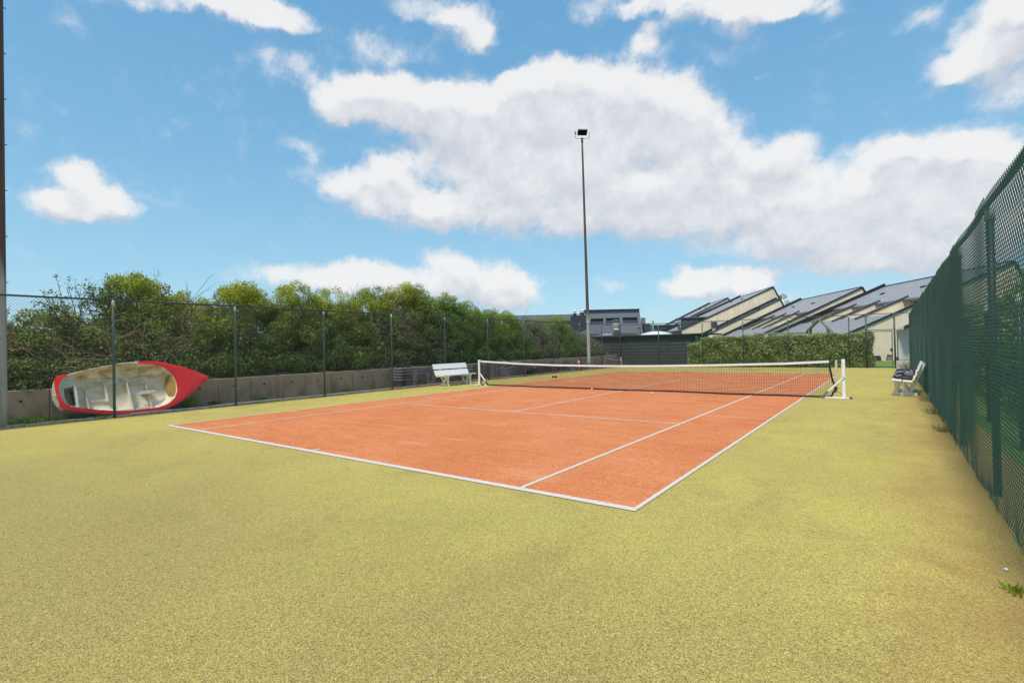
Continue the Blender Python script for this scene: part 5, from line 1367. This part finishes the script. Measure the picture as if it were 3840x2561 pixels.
# dormers on the two farthest houses
def dormer(t, x0, x1, y0, y1, zt, zz):
    b = MB(); b.prism([(x0, y0, zz(x0) - .8), (x0, y0, zt), (x1, y0, zt), (x1, y0, zz(x1) - .2)], (0, y1 - y0, 0)); d = b.build('dormer', M['slate_dark'], t)
    b = MB(); b.box(((x0 + x1) / 2 - .1, (y0 + y1) / 2, zt + .07), (x1 - x0 + .5, y1 - y0 + .4, .12), None, .01); b.build('dormer_roof', M['zinc'], d)
    b = MB(); b.box((x0 - .03, (y0 + y1) / 2, (zt + zz(x0)) / 2), (.05, y1 - y0 - .4, zt - zz(x0) - .3)); b.build('dormer_window', M['glass'], d)
dormer(tB, -9.0, -5.6, 34.1, 37.5, 5.15, zB)
dormer(tA, -11.4, -7.8, 49.6, 53.5, 4.72, zA)
b = MB(); b.lathe([(.28, 0), (.28, .5)], 14, (-4.9, 32.8, zC(-4.9) - .2)); fl = b.build('flue', M['white_metal'], tC)
b = MB(); b.lathe([(.42, .5), (.42, 1.35), (.36, 1.36)], 14, (-4.9, 32.8, zC(-4.9) - .2)); b.build('flue_head', M['slate_dark'], fl)
# door, lean-to roof on the nearest gable
b = MB(); b.box((1.02, -.03, 1.0), (.95, .06, 2.0), None, .006); dr_ = b.build('garage_door', M['door_white'], tE)
b = MB(); b.tube([(.62, -.07, 1.02), (.70, -.07, 1.02)], .02, 8); b.build('door_handle', M['steel'], dr_)
b = MB(); b.prism([(.35, -1.2, 2.28), (3.4, -1.2, 3.65), (3.4, -1.2, 3.88), (.35, -1.2, 2.50)], (0, .12, 0)); b.build('porch_fascia', M['flashing'], tE)
b = MB(); b.prism([(.40, -1.08, 2.20), (3.4, -1.08, 3.55), (3.4, -1.08, 3.62), (.40, -1.08, 2.27)], (0, 1.05, 0)); b.build('porch_roof', M['slate'], tE)
b = MB(); b.box((2.55, -.55, 1.0), (2.0, 1.0, 2.0)); b.build('porch_wall', M['door_white'], tE)
b = MB(); b.box((.47, -.04, 1.0), (.05, .06, 2.1)); b.build('door_frame', M['zinc'], dr_)

# pots on the paving in front of the nearest gable
def pot(label, loc, r, h, m, name='plant_pot'):
    t = thing(name, label, 'pot', loc, 0, 'pots by the nearest gable')
    b = MB(); b.lathe([(r * 1.05, 0), (r, h * .1), (r * .92, h * .75), (r * .86, h), (r * .78, h), (r * .74, h * .85)], 18); b.build('tub', m, t, False)
    b = MB(); b.lathe([(r * .95, h * .42), (r * 1.0, h * .45), (r * .95, h * .5)], 18); b.build('rim_band', m, t); return t
pot('wide black upturned tub on grass in front of the beige gable', (6.46, 30.3, 0), .36, .36, M['rubber'])
pot('pale grey bucket with a plant beside the white door', (7.28, 30.75, 0), .17, .30, M['zinc'], 'bucket')
pot('small black pot between the grey bucket and white door', (7.72, 30.85, 0), .13, .24, M['rubber'])
tuft('small leafy plant growing in the grey bucket', (7.3, 30.75, .28), 40, .2, leafE, .12, 'plant', 'potted_plant', .4, .03, None)

# wooden play tower and swing beam behind the hedge
t = thing('play_tower', 'weathered timber play tower with pitched roof behind the hedge', 'play tower', (3.42, 25.0, 0))
for (x, y) in ((-.55, -.5), (.52, -.5), (-.55, .5), (.52, .5)):
    b = MB(); b.box((x, y, 1.2), (.11, .11, 2.4), None, .01); b.build('corner_post', M['old_timber'], t)
b = MB(); b.prism([(-.80, -.6, 2.24), (0, -.6, 3.08), (0, -.6, 2.97), (-.72, -.6, 2.20)], (0, 1.3, 0)); b.build('roof_slope', M['old_timber'], t)
b = MB(); b.prism([(.80, -.6, 2.18), (0, -.6, 3.08), (0, -.6, 2.97), (.72, -.6, 2.15)], (0, 1.3, 0)); b.build('roof_slope', M['old_timber'], t)
b = MB(); b.box((0, 0, 1.2), (1.15, 1.1, .06)); b.build('deck', M['old_timber'], t)
b = MB(); b.beam((-.6, -.52, 2.02), (.6, -.52, 2.02), .05, .09); b.build('cross_rail', M['old_timber'], t)
for x in (-.3, .3):
    b = MB(); b.tube([(x, -.52, 1.3), (x, -.52, 1.98)], .025, 8); b.build('play_bar', M['plaything_red'], t)
t = thing('swing_frame', 'low weathered timber swing beam left of the play tower', 'swing', (1.0, 25.0, 0))
b = MB(); b.beam((-1.75, 0, 2.16), (1.75, 0, 2.14), .12, .12, .01); b.build('beam', M['old_timber'], t)
for sx, sy in ((-1.7, -.8), (-1.7, .8)):
    b = MB(); b.beam((sx, 0, 2.25), (sx - .05, sy, 0), .11, .11, .01); b.build('leg', M['old_timber'], t)

# tree showing between the gables
t = thing('distant_tree', 'small dark tree top showing between two beige gables', 'tree', at(42.8, 0, 84))
rg = random.Random(77); b = MB(); b.tube([(0, 0, 0), (.1, 0, 3.5), (0, .05, 7.4)], [.2, .14, .05], 8); b.build('trunk', M['bark'], t)
lobes = [(rng.normal() * .9, rng.normal() * .9, 5.6 + rng.random() * 3.6, rng.uniform(.3, .6)) for i in range(34)]
V, T = lobed_foliage(lobes, 500, .16, lambda x, y, z: .3, aspect=.55); quads_object('crown', V, T, leafA, t)
